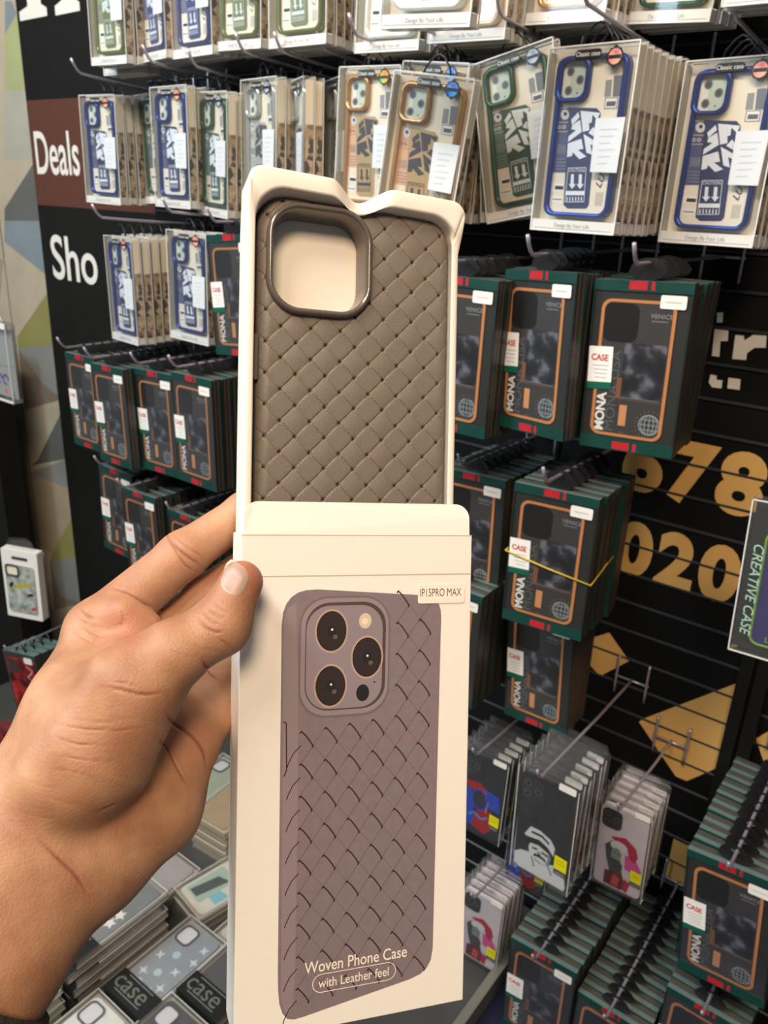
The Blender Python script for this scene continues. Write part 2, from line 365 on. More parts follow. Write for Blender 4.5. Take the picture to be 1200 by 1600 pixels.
    b.poly(ccw(zap((484, 985), (550, 988), (548, 1030), (480, 1026))), -.0012, WHITE); b.poly(ccw(zap((490, 1000), (546, 1003), (545, 1010), (489, 1007))), -.0016, INKG)
    b.text('LU', *za(770, 940), .010, -.0012, pm, rot=1.25, shear=.3, off=.02)
    for k in range(5): b.line(zap((750 + k * 9, 960), (740 + k * 9, 1045)), .0007, -.0012, INKG)
    b.poly(ccw(zap((793, 305), (828, 300), (822, 395), (785, 398))), -.0012, INKG); b.poly(ccw(zap((838, 280), (885, 275), (875, 395), (832, 398))), -.0012, mat('grey_panel', '#6d7178', .5))
    b.poly(ccw(zap((790, 402), (864, 400), (858, 466), (784, 468))), -.0012, INKG); b.poly(ccw(zap((796, 408), (858, 406), (853, 460), (790, 462))), -.0015, WHITE); b.poly(ccw(zap((802, 425), (852, 423), (849, 450), (798, 452))), -.0017, mat('slate_ink', '#55585f', .5))
    P.append(('case_back', b.mesh('case_back'), ci))
    b = MB(); b.ring(rrect(-.0385, -.0010, -.0495, -.0095, .010), rrect(-.0345, -.0050, -.0455, -.0135, .008), y0 + .0008, -.001, fm, True)
    P.append(('camera_ring', b.mesh('camera_ring', True), ci))
    b = MB(); b.poly(rrect(-.0345, -.0050, -.0455, -.0135, .008), -.0015, mat('camera_cream', '#dcdccb', .5))
    b.poly(rrect(-.0245, -.0062, -.044, -.015, .005), -.0016, mat('camera_mint', '#bccabc' if not silver else '#c9cbc6', .5))
    for c in ((-.0255, -.0215), (-.0138, -.0295), (-.0258, -.0385)):
        b.poly(circ(*c, .0043), -.0018, mat('lens_grey', '#6c7377', .4)); b.poly(circ(*c, .0028), -.0019, mat('lens_dark', '#474c52', .3))
    b.poly(circ(-.0155, -.041, .0009, 8), -.0018, INKB)
    P.append(('camera_print', b.mesh('camera_print'), ci))
    b = MB(); b.prism(rrect(-.0185, .0105, -.0125, -.0045, .0038), y0 - .0007, y0 - .0002, mat('logo_black', '#202022', .4))
    b.text('Classic case', -.004, -.0103, .0056, y0 - .0008, WHITE, align='CENTER')
    P.append(('logo_label', b.mesh('logo_label'), -1))
    b = MB()
    fl = [(.0255 + (.0088 + .0011 * math.cos(a * math.pi / 4 * 1)) * math.cos(a * math.pi / 16), -.0125 + (.0088 + .0011 * math.cos(a * math.pi / 2)) * math.sin(a * math.pi / 16)) for a in range(32)]
    b.prism(fl, y0 - .0007, y0 - .0002, mat('logo_black', '#202022', .4)); b.poly(circ(.0255, -.0125, .0068), y0 - .0009, HOLO[holo]); b.poly([(.0190, -.0145), (.0320, -.0145), (.0320, -.0112), (.0190, -.0112)], y0 - .001, mat('logo_black', '#202022', .4))
    P.append(('hologram_sticker', b.mesh('hologram_sticker'), -1))
    b = MB(); b.prism(ccw(zap((762, 525), (925, 518), (880, 845), (732, 840))), y0 - .0007, y0 - .0002, PRICE)
    for k in range(6): b.line(zap((790 - k * 4, 590 + k * 40), (885 - k * 6 - (k % 3) * 14, 586 + k * 40)), .0012, y0 - .0009, mat('faint_ink', '#c0c6cc', .6))
    P.append(('price_sticker', b.mesh('price_sticker'), -1))
    rear = [P[0], P[1]]
    b = MB(); b.box(w - .0014, w - .0008, y0 + .003, -y0 - .002, -h + .012, -.056, CAMO); b.box(w - .0014, w - .0008, y0 + .003, -y0 - .002, -.056, -.004, CREAM)
    b.box(-w + .0008, -w + .0014, y0 + .003, -y0 - .002, -h + .012, -.004, mat('side_grey', '#b4b2a6', .5))
    s_ = ('side_card', b.mesh('side_card'), -1)
    b = MB(); b.tube([(-.017, 0, 0), (-.014, 0, .008), (-.006, 0, .017), (0, 0, .0195), (.006, 0, .017), (.014, 0, .008), (.017, 0, 0)], .0011, TABK, 6)
    h_ = ('hanger_loop', b.mesh('hanger_loop'), -1)
    b = MB(); b.ring(rrect(cx0, cx1, cz0, cz1, .011, 3), rrect(cx0 + .0042, cx1 - .0042, cz0 + .0042, cz1 - .0042, .008, 3), y0 + .0022, .005, fm)
    r_ = ('case_frame', b.mesh('case_frame', True), -1)
    return P + [s_, h_], rear + [s_, h_, r_]
PA = dict(blue=clear_pack('#1d3f90', '#25315c', '#e2e8f0', 'pink', '#4a4f78'), green=clear_pack('#22503d', '#33514a', '#dbe5e6', 'grey', '#55706a', .4),
          gold=clear_pack('#c79a63', '#b39a6e', '#3d3d47', 'blue', '#d6a886'), goldish=clear_pack('#c79a64', '#b39a6f', '#3d3d48', 'green', '#d6a887'),
          silver=clear_pack('#c2c7c3', '#a9ada9', '#4b4d50', 'grey', '#b7bab5', silver=True), olive=clear_pack('#5d6838', '#6a7346', '#c8d6d2', 'grey', '#8b9072', .2),
          white=clear_pack('#d9dcd6', '#9fb0b0', '#eef0ee', 'grey', '#c9a29a', .1), navy=clear_pack('#37407a', '#3c4470', '#cfd8e6', 'grey', '#6b6f8a', .3))

# ------------------------------------------------------------------ green boxed cases
BW, BH, BT = .101, .178, .017
gB = bil([(565, 180), (935, 205), (510, 790), (860, 850)])
def zb(x, y): u, v = gB((x, y)); return ((u - .5) * BW, -v * BH)
def zbp(*p): return ccw([zb(*q) for q in p])
GREEN = mat('green_box_card', '#0f3c35', .4, var=.08, scale=30); DKG = mat('dark_green_edge', '#1c2a27', .4); RED = mat('red_ribbon_print', '#b3202a', .45)
ORANGE = mat('orange_outline', '#c8854e', .45); PANEL = mat('charcoal_case', '#3b3a39', .45, var=.06, scale=40); TOPG = mat('box_top_board', '#5f7672', .3)
PHOTO = ramp_mat('grey_photo_print', [(.38, '#1f2024'), (.5, '#303138'), (.58, '#62626d'), (.72, '#8a8a96')], 46, .4, detail=2)
def green_box(tint=''):
    w, h, y0 = BW / 2, BH, -BT / 2; P = []
    b = MB()
    b.box(-w, w, y0 + .002, -y0, -h, 0, GREEN)
    b.box(-w, w, y0, y0 + .002, -.0105, 0, GREEN); b.box(-w, w, y0, y0 + .002, -h, -h + .0135, GREEN)
    b.box(-w, -w + .0015, y0, y0 + .002, -h + .0135, -.0105, DKG); b.box(w - .0015, w, y0, y0 + .002, -h + .0135, -.0105, DKG)
    for s in (-1, 1):
        x = s * (w + .0002)
        for yy in (-.004, .0035):
            f = [(x, yy, -h), (x, yy + .0012, -h), (x, yy + .0012, 0), (x, yy, 0)]
            b.add(f, [(0, 1, 2, 3) if s > 0 else (3, 2, 1, 0)], mat('maroon_stripe', '#8e2a30', .5))
        f = [(x, y0, -h), (x, -.004, -h), (x, -.004, 0), (x, y0, 0)]
        b.add(f, [(0, 1, 2, 3) if s > 0 else (3, 2, 1, 0)], DKG)
    b.add([(-w, y0, .0002), (w, y0, .0002), (w, -.001, .0002), (-w, -.001, .0002)], [(0, 1, 2, 3)], TOPG)
    b.add([(-w, -.001, .0002), (w, -.001, .0002), (w, -y0, .0002), (-w, -y0, .0002)], [(0, 1, 2, 3)], mat('box_back_board', '#4b4843', .5))
    for z in (-.0085, -h + .0015):
        b.poly([(-.014, z), (.0045, z), (.0045, z + .0085), (-.014, z + .0085)], y0 - .0002, RED); b.poly([(.0085, z), (.012, z), (.012, z + .0085), (.0085, z + .0085)], y0 - .0002, RED)
    P.append(('box_body', b.mesh('box_body'), -1))
    b = MB()
    cs = [zb(*p) for p in ((600, 248), (876, 268), (808, 806), (558, 772))]
    X0, X1 = -.0405, .0365; Z1, Z0 = -.0185, -h + .0155
    b.poly([(-w + .0015, -h + .0135), (w - .0015, -h + .0135), (w - .0015, -.0105), (-w + .0015, -.0105)], y0 + .0018, mat('black_insert', '#262826', .5))
    b.prism(rrect(X0, X1, Z0, Z1, .0105), y0 + .0009, y0 + .0018, PANEL)
    b.ring(rrect(X0, X1, Z0, Z1, .0105), rrect(X0 + .0034, X1 - .0034, Z0 + .0030, Z1 - .0030, .008), y0 + .0004, y0 + .0018, ORANGE)
    P.append(('phone_case', b.mesh('phone_case'), -1)); ci = 1
    b = MB(); y = y0 + .0007
    b.poly(rrect(-.0370, -.0005, -.062, -.0225, .009), y - .0001, mat('case_camera_black', '#191918', .35))
    b.poly([(-.012, -.119), (.0315, -.119), (.0315, -.062), (-.012, -.062)], y, PHOTO)
    b.line([(-.012, -.1215), (.033, -.1215)], .0008, y, mat('rust_ink', '#7a5238', .5)); b.line([(-.012, -.1195), (.03, -.1195)], .0005, y, INKG)
    b.text('VENICE', .011, -.0355, .0062, y, INKG, off=.01, spacing=1.1); b.line([(.0125, -.0385), (.029, -.0385)], .0012, y, mat('dim_ink', '#74757a', .5))
    b.text('MONA', -.0265, -.158, .0135, y - .0001, WHITE, rot=math.pi / 2, off=.035); b.text('MONA LISA', -.0150, -.158, .0150, y - .0001, mat('dim_ink2', '#5d5f62', .5), rot=math.pi / 2, off=.0, sx=1.12)
    b.poly([(-.0105, -.150), (-.0025, -.150), (-.0025, -.1275), (-.0105, -.1275)], y - .0002, mat('orange_block', '#cf9160', .5)); b.poly([(-.0165, -.121), (-.0110, -.121), (-.0110, -.099), (-.0165, -.099)], y - .0002, mat('rust_block', '#7e5337', .5))
    b.text('90', -.0085, -.1605, .006, y, mat('rust_ink', '#7a5238', .5))
    gx, gz, gr = .0225, -.1455, .0108; gl = mat('globe_ink', '#9aa6ab', .5)
    b.line(circ(gx, gz, gr, 24) + [(gx + gr, gz)], .0009, y - .0001, gl)
    for k in (-.5, 0, .5): q = gr * math.sqrt(1 - k * k); b.line([(gx - q, gz + k * gr), (gx + q, gz + k * gr)], .0008, y - .0001, gl)
    b.line([(gx, gz - gr), (gx, gz + gr)], .0008, y - .0001, gl)
    for k in (.45, .8): b.line([(gx + gr * k * math.cos(a * math.pi / 8), gz + gr * math.sin(a * math.pi / 8)) for a in range(17)], .0008, y - .0001, gl)
    for k in range(13):
        a = math.radians(40 + k * 19); b.poly(circ(gx + gr * 1.35 * math.cos(a), gz + gr * 1.35 * math.sin(a), .0011, 4), y, mat('rust_ink', '#7a5238', .5))
    P.append(('case_print', b.mesh('case_print'), ci))
    b = MB(); b.box(-w + .002, w - .002, y0 + .0001, y0 + .0002, -h + .0132, -.0108, FILM); P.append(('window_film', b.mesh('window_film'), -1))
    b = MB()
    b.poly(zbp((548, 415), (641, 421), (633, 552), (540, 545)), y0 - .0004, WHITE); b.poly(zbp((540, 545), (633, 552), (631, 578), (538, 571)), y0 - .0004, mat('sticker_green', '#0d5a48', .45))
    x_, z_ = zb(555, 465); b.text('CASE', x_, z_, .0092, y0 - .0006, mat('sticker_red', '#c12a32', .5), off=.03, sx=.86)
    for k in range(4): b.line([zb(562 + k * 3, 485 + k * 15), zb(622 - k * 2, 490 + k * 15)], .0006, y0 - .0006, INKG)
    P.append(('case_sticker', b.mesh('case_sticker'), -1))
    b = MB(); x_, z_ = zb(860, 268); b.prism(rrect(x_ - .0128, x_ + .0128, z_ - .0066, z_ + .0066, .0018, 3), y0 - .0006, y0 - .0002, WHITE)
    b.line([(x_ - .008, z_), (x_ + .008, z_)], .0014, y0 - .0008, mat('pale_ink', '#c5c3bd', .6))
    P.append(('size_sticker', b.mesh('size_sticker'), -1))
    b = MB(); b.ring([(.0175 * math.cos(a) * (1 if math.sin(a) > 0 else 1.15), .011 + (.0115 if math.sin(a) > 0 else .011) * math.sin(a)) for a in [2 * math.pi * k / 20 for k in range(20)]], [(.0052 * math.cos(a), .0160 + .0032 * math.sin(a)) for a in [2 * math.pi * k / 20 for k in range(20)]], -.0008, .0008, TABK)
    hl = ('hanger_loop', b.mesh('hanger_loop'), -1)
    return P + [hl], [P[0], P[5], hl]
PB = green_box()

# ------------------------------------------------------------------ printed cases in clear bags
CW, CH, CT = .088, .165, .014
def art_pack(art):
    w, h, y0 = CW / 2, CH, -CT / 2; P = []
    b = MB(); b.box(-w, w, y0, -y0, -h, .004, BAG)
    b.add([(-w, y0, .004), (w, y0, .004), (w * .9, 0, .022), (-w * .9, 0, .022), (w, -y0, .004), (-w, -y0, .004)], [(0, 1, 2, 3), (3, 2, 4, 5)], BAG)
    for x in (-w, w - .0008): b.box(x, x + .0008, y0 - .0001, y0 + .0008, -h, .004, FROST)
    P.append(('clear_bag', b.mesh('clear_bag'), -1))
    base = {'man': '#26272a', 'pink': '#e3dbe0', 'swirl': '#2b2b33'}[art]
    bm_ = mat('art_base_' + art, base, .35, var=.05, coat=.4)
    b = MB(); b.prism(rrect(-w + .0045, w - .0045, -h + .004, -.003, .009), y0 + .002, -y0 - .002, bm_)
    P.append(('phone_case', b.mesh('phone_case'), -1))
    b = MB(); y = y0 + .0017; wh = mat('art_white', '#e4e6e6', .4); bl = mat('art_black', '#17181a', .4)
    b.prism(rrect(-.036, -.003, -.045, -.008, .009), y - .0006, y, mat('art_camera', '#33353a', .35))
    for c in ((-.028, -.018), (-.028, -.034), (-.013, -.026)): b.poly(circ(*c, .005), y - .0007, mat('art_lens', '#55595e', .3)); b.poly(circ(*c, .003), y - .0008, bl)
    if art == 'man':
        _p, _l = b.poly, b.line; fx = lambda pts: [(x * 1.02, -.163 + (z + .163) * .74) for x, z in pts]
        b.poly = lambda pts, *a: _p(fx(pts), *a); b.line = lambda pts, *a: [_p([(x0 - .0011, z0), (x1 - .0011, z1), (x1 + .0011, z1 + .0012), (x0 + .0011, z0 + .0012)], *a[1:]) for (x0, z0), (x1, z1) in zip(fx(pts), fx(pts)[1:])]
        b.poly([(-.0385, -h + .012), (-.03, -h + .006), (.0365, -h + .006), (.0385, -h + .014), (.036, -h + .034), (.020, -h + .050), (.008, -h + .044), (-.006, -h + .048), (-.014, -h + .052), (-.030, -h + .046), (-.0385, -h + .036)], y - .0002, wh)
        b.poly(circ(-.002, -.103, .0165, 24, .0225), y - .0004, wh)
        b.poly([(-.019, -.076), (-.006, -.072), (.010, -.080), (.017, -.092), (.016, -.107), (.012, -.096), (-.004, -.089), (-.016, -.092), (-.020, -.100), (-.0225, -.088)], y - .0005, bl)
        b.poly([(-.022, -.067), (-.018, -.056), (-.004, -.055), (.012, -.063), (.019, -.076), (.018, -.096), (.009, -.083), (-.004, -.076), (-.022, -.081), (-.026, -.079)], y - .0007, wh)
        b.poly([(-.016, -.064), (.000, -.0625), (.011, -.0715), (.010, -.0755), (-.001, -.0675), (-.016, -.069)], y - .0009, bl)
        b.poly([(-.010, -.111), (-.002, -.108), (.007, -.112), (.010, -.119), (.003, -.1155), (-.003, -.1145), (-.010, -.117)], y - .0006, bl)
        b.poly([(-.006, -.104), (-.002, -.102), (.001, -.107), (-.003, -.109)], y - .0006, INKG)
        b.poly([(-.014, -.099), (-.006, -.0965), (-.005, -.1005), (-.013, -.1025)], y - .0006, bl); b.poly([(.001, -.0975), (.010, -.101), (.009, -.1045), (.001, -.102)], y - .0006, bl); b.poly([(.009, -.096), (.0155, -.10), (.013, -.122), (.009, -.126), (.0105, -.11)], y - .0005, INKG)
        b.line([(-.008, -.123), (.001, -.128), (.012, -.122)], .0022, y - .0006, INKG)
        b.line([(-.013, -.121), (-.008, -.142)], .0012, y - .0004, INKG); b.line([(.012, -.125), (.018, -.14)], .0012, y - .0004, INKG)
        b.poly, b.line = _p, _l
    elif art == 'pink':
        dk = mat('art_grey', '#4a4d50', .4); sk = mat('art_face', '#8d9a94', .4); pk = mat('art_pink', '#dd5aa0', .4); rd = mat('art_red', '#c22545', .4); pl = mat('art_pale', '#d9cfe0', .4)
        b.poly([(-.038, -.155), (-.038, -.085), (-.022, -.075), (-.012, -.12), (-.02, -.157)], y - .0002, pl)
        b.poly([(.008, -.085), (.024, -.082), (.037, -.104), (.034, -.116), (.010, -.112)], y - .0003, pk); b.poly([(-.018, -.060), (.006, -.052), (.024, -.064), (.029, -.080), (.024, -.094), (.016, -.088), (.010, -.072), (-.010, -.066)], y - .0004, rd)
        b.poly(circ(-.003, -.074, .0145, 20, .010), y - .0006, wh); b.poly([(-.026, -.08), (-.014, -.066), (-.006, -.10), (.006, -.108), (.006, -.125), (-.014, -.13), (-.022, -.105)], y - .0003, dk)
        b.poly(circ(-.006, -.092, .0085, 20, .014), y - .0007, sk); b.poly([(-.012, -.101), (.003, -.101), (.000, -.112), (-.010, -.112)], y - .0008, dk)
        b.line([(-.011, -.088), (-.007, -.087)], .0016, y - .0009, bl); b.line([(-.004, -.088), (.0, -.089)], .0016, y - .0009, bl)
        b.poly([(-.022, -.13), (.006, -.122), (.014, -.145), (.008, -.158), (-.022, -.157)], y - .0005, mat('art_maroon', '#6e2733', .4)); b.poly([(-.006, -.132), (.004, -.136), (.002, -.156), (-.010, -.152)], y - .0006, mat('art_coral', '#d4544f', .4))
        b.poly([(.012, -.132), (.022, -.137), (.018, -.158), (.010, -.156)], y - .0006, rd)
    else:
        bu = mat('art_blue', '#2a51c9', .35); rd = mat('art_crimson', '#b5202c', .35); lb = mat('art_sky', '#5f9ae0', .35)
        b.poly([(-.036, -.150), (-.038, -.085), (-.02, -.07), (-.012, -.10), (-.008, -.150)], y - .0002, bu); b.poly([(.004, -.062), (.034, -.068), (.037, -.10), (.018, -.10)], y - .0002, bu)
        b.poly([(-.03, -.06), (-.002, -.055), (.012, -.07), (-.006, -.078), (-.026, -.072)], y - .0003, rd); b.poly([(-.006, -.112), (.022, -.104), (.032, -.135), (.012, -.157), (-.012, -.15)], y - .0003, rd)
        b.poly(circ(-.002, -.09, .014, 20, .02), y - .0004, mat('art_dusk', '#3a3550', .4)); b.ring(circ(-.002, -.09, .016, 20, .022), circ(-.002, -.09, .013, 20, .019), y - .0006, y - .0003, bu)
        b.line([(-.02, -.13), (-.01, -.12), (.004, -.128), (.016, -.12)], .004, y - .0005, lb); b.line([(.006, -.07), (.014, -.09), (.012, -.11)], .003, y - .0005, mat('art_pinkish', '#d88aa0', .4))
    P.append(('case_print', b.mesh('case_print'), 1))
    b = MB(); b.prism([(.021, -.128), (.039, -.129), (.039, -.108), (.021, -.107)], y0 - .0006, y0 - .0002, mat('yellow_sticker', '#dcd40c', .45))
    b.line([(.024, -.113), (.036, -.1135)], .0012, y0 - .0008, mat('olive_ink', '#9c960c', .5)); b.line([(.024, -.118), (.036, -.1185)], .0012, y0 - .0008, mat('olive_ink', '#9c960c', .5))
    b.poly([(.021, -.1365), (.039, -.1375), (.039, -.130), (.021, -.129)], y0 - .0004, mat('grey_sticker', '#4a4b4d', .5)); b.line([(.0235, -.1335), (.0365, -.1342)], .0018, y0 - .0006, INKG)
    P.append(('yellow_sticker', b.mesh('yellow_sticker'), -1))
    b = MB(); b.prism(rrect(.016, .040, -.0035, .0065, .002, 3), y0 - .0008, y0 - .0003, WHITE); P.append(('size_sticker', b.mesh('size_sticker'), -1))
    return P, P
PC = {k: art_pack(k) for k in ('man', 'pink', 'swirl')}

# ------------------------------------------------------------------ hooks and stacks on the wall
ORD = ['front', 'second', 'third', 'fourth', 'fifth', 'sixth', 'seventh', 'eighth', 'ninth', 'tenth', 'eleventh', 'twelfth', 'thirteenth']
def hook(x, z, yf, where, rise=.012, tip=.02):
    mw = Matrix.Translation((x, WY - .003, z))
    h = empty('display_hook', mw, 'metal display hook ' + where, 'hook', 'metal hooks on the slat wall')
    L = WY - yf + .03
    b = MB(); n = 8
    pts = [(0, 0, 0)] + [(0, -L * k / n, rise * (k / n) ** 1.5) for k in range(1, n + 1)]
    pts += [(0, -L - .006, rise + .004), (0, -L - .012, rise + tip * .6), (0, -L - .016, rise + tip)]
    b.tube(pts, .0021, STEEL, 8); b.obj('prong', h)
    b = MB()
    for s in (-.024, .024): b.tube([(s, -.001, .034), (s, -.005, .035), (s, -.006, .03), (s, -.005, -.016), (s, -.004, -.03)], .0019, STEEL, 6)
    b.tube([(-.027, -.004, 0), (.027, -.004, 0)], .0019, STEEL, 6); b.obj('bracket', h)
    return h
def stack(proto, name, group, T, n, x, y, z, yaw=0, roll=0, pitch=0, desc='', where='', hk=True, sc=1., rj=1.2, hz=.016, rise=.012, xs=0.):
    full, rear = proto
    for k in range(n):
        yy = y + k * T; r = roll * (.55 ** k) + (random.uniform(-rj, rj) if k else 0)
        if k and yy > WY - .022: break
        mw = pose(x + xs * k + (random.uniform(-.0015, .0015) if k else 0), yy, z + (random.uniform(-.0015, .001) if k else 0), yaw, pitch if not k else 0, r) @ Matrix.Scale(sc, 4)
        lab = (desc + ', front of ' if k == 0 else desc + ', %s back on ' % ORD[k]) + where
        inst(full if k == 0 else rear, name, mw, lab, 'phone case pack', group)
    if hk: hook(x, z + hz * sc, y, 'carrying ' + where.replace('the ', 'the ', 1) + (' packs' if 'hook' not in where else ''), rise)
NTH = ['first', 'second', 'third', 'fourth', 'fifth', 'sixth', 'seventh', 'eighth', 'ninth', 'tenth', 'eleventh', 'twelfth', 'thirteenth']
GA, GB, GC = 'clear boxed phone cases on the wall hooks', 'green boxed phone cases on the wall hooks', 'printed phone cases in clear bags on the wall hooks'
def A(var, col, n, x, y, z, yaw, roll, where, **k): stack(PA[var], 'clear_case_pack', GA, .0185, n, x, y, z, yaw, roll, desc='clear pack with %s case' % col, where=where, **k)
def B(n, x, y, z, yaw, roll, where, **k): stack(PB, 'boxed_phone_case', GB, .0195, n, x, y, z, yaw, roll, desc='dark green boxed case', where=where, rj=.7, hz=.0165, rise=.001, **k)
def C(art, col, n, x, y, z, yaw, roll, where, **k): stack(PC[art], 'printed_case_pack', GC, .017, n, x, y, z, yaw, roll, desc=col, where=where, hz=.012, **k)
top = lambda i: '%s hook from the sign, top row' % NTH[i]
sec = lambda i: '%s hook from the sign, second row' % NTH[i]
A('olive', 'olive', 2, -1.222, .905, .337, 0, 0, top(0)); A('olive', 'olive', 2, -1.192, .862, .344, -4, 1.3, top(1), hk=False)
A('navy', 'navy', 3, -1.109, .877, .347, -13, 0, top(2)); A('navy', 'navy', 3, -1.010, .87, .346, -6.7, 0, top(3))
A('olive', 'olive', 3, -.911, .868, .349, -5, 1.7, top(4)); A('olive', 'olive', 4, -.794, .855, .344, -1, 0, top(5))
A('white', 'white', 3, -.656, .866, .332, -3, 1.6, top(6)); A('white', 'pale grey', 1, -.480, .697, .317, 1, 2.9, top(7), hk=False); A('gold', 'tan', 6, -.545, .862, .335, 0, 1., top(8))
A('gold', 'gold', 4, -.440, .895, .351, -6.7, 2.8, top(9)); A('green', 'green', 3, -.336, .926, .349, -11, 4.6, top(10)); A('silver', 'silver', 3, -.221, .85, .343, 0, 0, top(11))
A('blue', 'blue', 3, -1.302, .908, .140, 0, 1, sec(0)); A('green', 'green', 3, -1.215, .955, .146, -1, -3.7, sec(1)); A('blue', 'blue', 3, -1.082, .881, .142, -6.6, .4, sec(2))
A('green', 'green', 3, -.995, .890, .133, -15, 2.4, sec(3)); A('silver', 'silver', 3, -.896, .888, .146, -15, 1., sec(4)); A('silver', 'silver', 2, -.821, .884, .141, -34, .7, sec(5))
A('silver', 'silver', 2, -.765, .90, .143, -32, 0, sec(6)); A('goldish', 'gold', 3, -.685, .867, .148, -3, 1.9, sec(7)); A('gold', 'gold', 1, -.547, .803, .125, 5.8, 6.8, sec(8), hk=False)
A('gold', 'gold', 3, -.590, .87, .148, -5, 5, sec(9)); A('green', 'green', 2, -.496, .875, .154, -.6, -12.5, sec(10)); A('blue', 'blue', 8, -.376, .823, .146, -6.9, .2, sec(11), rj=.5)
A('blue', 'blue', 6, -.264, .902, .140, -6.5, -.2, sec(12))
A('blue', 'blue', 6, -1.180, .842, -.077, -10.9, -1.3, 'first hook beside the white letters Sho', rj=.5); A('blue', 'blue', 3, -1.045, .872, -.062, -2.5, 1, 'second hook past the white letters Sho')
B(5, -.936, .863, -.060, 0, -4.8, 'the hook just behind the upper white tray edge')
r3 = 'hook from the tray, right wall third row'
B(6, -.493, .801, -.079, -.7, 0, 'first ' + r3); B(6, -.404, .822, -.066, -14.5, -2.8, 'second ' + r3); B(5, -.296, .833, -.067, 3.7, -2.3, 'third ' + r3)
for i, (x, y, z, yw, rl, n) in enumerate([(-1.334, .851, -.295, -2.5, -1.1, 8), (-1.21, .823, -.292, -2.2, -2, 9), (-1.108, .841, -.288, -.5, -2, 9), (-.971, .809, -.269, -3, -1.5, 9)]):
    B(n, x, y, z, yw, rl, '%s hook below the white letters Sho' % NTH[i])
for i, (x, y, z, yw, rl, n) in enumerate([(-1.270, .862, -.505, .7, 1.5, 6), (-1.160, .832, -.515, -.7, -2, 6), (-1.045, .845, -.532, 0, 0, 9)]):
    B(n, x, y, z, yw, rl, '%s hook of the row above the fingers' % NTH[i])
B(8, -.512, .90, -.340, 1.5, -1.6, 'hook beside the open box flap'); B(6, -.351, .811, -.300, 5.3, -.7, 'hook with the yellow rubber band'); B(4, -.393, .912, -.513, -3, -4, 'hook under the rubber banded stack')
B(7, -.505, .857, -.490, 0, 0, 'hook just beside the printed white box')
C('swirl', 'printed case with blue and red swirls', 5, -.448, .90, -.775, 1.5, .6, 'hook under the green boxes', sc=.9)
C('man', 'printed case with capped moustached man', 6, -.313, .818, -.692, -2.7, -1.8, 'hook between swirl and pink cases')
C('pink', 'printed case with pink dressed figure', 5, -.238, .92, -.768, .4, -2.6, 'hook beside the gold square', sc=.86)
C('pink', 'smaller printed case with pink figure', 5, -.435, .92, -1.06, 1.8, .3, 'low hook at the box edge', sc=.9)
C('swirl', 'printed case with red swirls', 4, -.395, .985, -.93, 1.8, .3, 'hook behind the moustached man case', sc=.85)
B(12, -.287, .827, -.987, 2.4, -1, 'low hook in front of the navy liner'); B(12, -.182, .835, -1.022, 0, 0, 'low hook under the pink figure case'); B(11, -.085, .825, -.692, -1.5, -6.3, 'hook on the panel past the post')
B(8, -.075, .85, -.94, 0, 0, 'lowest hook past the post')
q = MB(); pr = [( .0515, -.0115, -.0955), (.0515, .20, -.0955)]
rb = pose(-.351, .811, -.300, 5.3, 0, -.7)
hw, yf, yb = .0535, -.0098, .1085
q.tube([rb @ Vector(p) for p in [(-hw, yf, -.0865), (0, yf - .0006, -.0955), (hw, yf, -.103), (hw + .0002, .05, -.097), (hw, yb, -.095), (0, yb + .001, -.09), (-hw, yb, -.086), (-hw - .0002, .05, -.086), (-hw, yf, -.0865)]], .0011, mat('rubber_yellow', '#c9ac35', .4), 6)
tag(q.obj('rubber_band'), 'yellow rubber band around a stack of dark green boxed cases', 'rubber band')
# pack hanging on the panel past the post, near the frame edge
b = MB(); w = .045
b.box(-w, w, -.008, .008, -.171, 0, CLEAR)
for x in (-w, w - .0012): b.box(x, x + .0012, -.0082, -.007, -.171, 0, FROST)
b.box(-w, w, -.0082, -.007, -.171, -.1695, FROST); b.box(-w, w, -.0082, -.007, -.0012, 0, FROST)
dkp = mat('dark_card', '#2a2c2b', .5); lime = mat('lime_outline', '#86b83a', .4)
P = [('clear_box', b.mesh('clear_box'), -1)]
b = MB(); b.box(-w + .002, w - .002, .004, .005, -.169, -.002, dkp); P.append(('backing_card', b.mesh('backing_card'), -1))
b = MB(); b.prism(rrect(-.028, .04, -.160, -.032, .010), -.002, .003, mat('indigo_case', '#3a3370', .4)); b.ring(rrect(-.028, .04, -.160, -.032, .010), rrect(-.0255, .0375, -.1575, -.0345, .008), -.0025, .003, lime, True)
b.poly([(-.012, -.12), (-.004, -.108), (.003, -.116), (-.002, -.131)], -.0027, lime); b.poly([(-.015, -.095), (.0, -.088), (.01, -.10), (-.005, -.105)], -.0027, mat('lilac_print', '#8d86b8', .5))
b.text('LAS', -.012, -.153, .008, -.0028, lime, off=.02); P.append(('phone_case', b.mesh('phone_case', True), -1))
b = MB(); b.text('CREATIVE CASE', -.036, -.045, .0145, -.0084, mat('pale_green_ink', '#a8cdb8', .45), rot=-math.pi / 2, shear=.2); P.append(('box_lettering', b.mesh('box_lettering'), -1))
b = MB(); b.tube([(-.017, 0, 0), (-.014, 0, .008), (-.006, 0, .017), (0, 0, .0195), (.006, 0, .017), (.014, 0, .008), (.017, 0, 0)], .0011, TABK, 6); P.append(('hanger_loop', b.mesh('hanger_loop'), -1))
hook(-.1075, -.247, .838, 'carrying the dark pack with lime outline')
inst(P, 'clear_case_pack', pose(-.1075, .838, -.263, -1, 0, -2.9), 'dark pack with lime outline and lettering Creative Case past the post', 'phone case pack', GA)

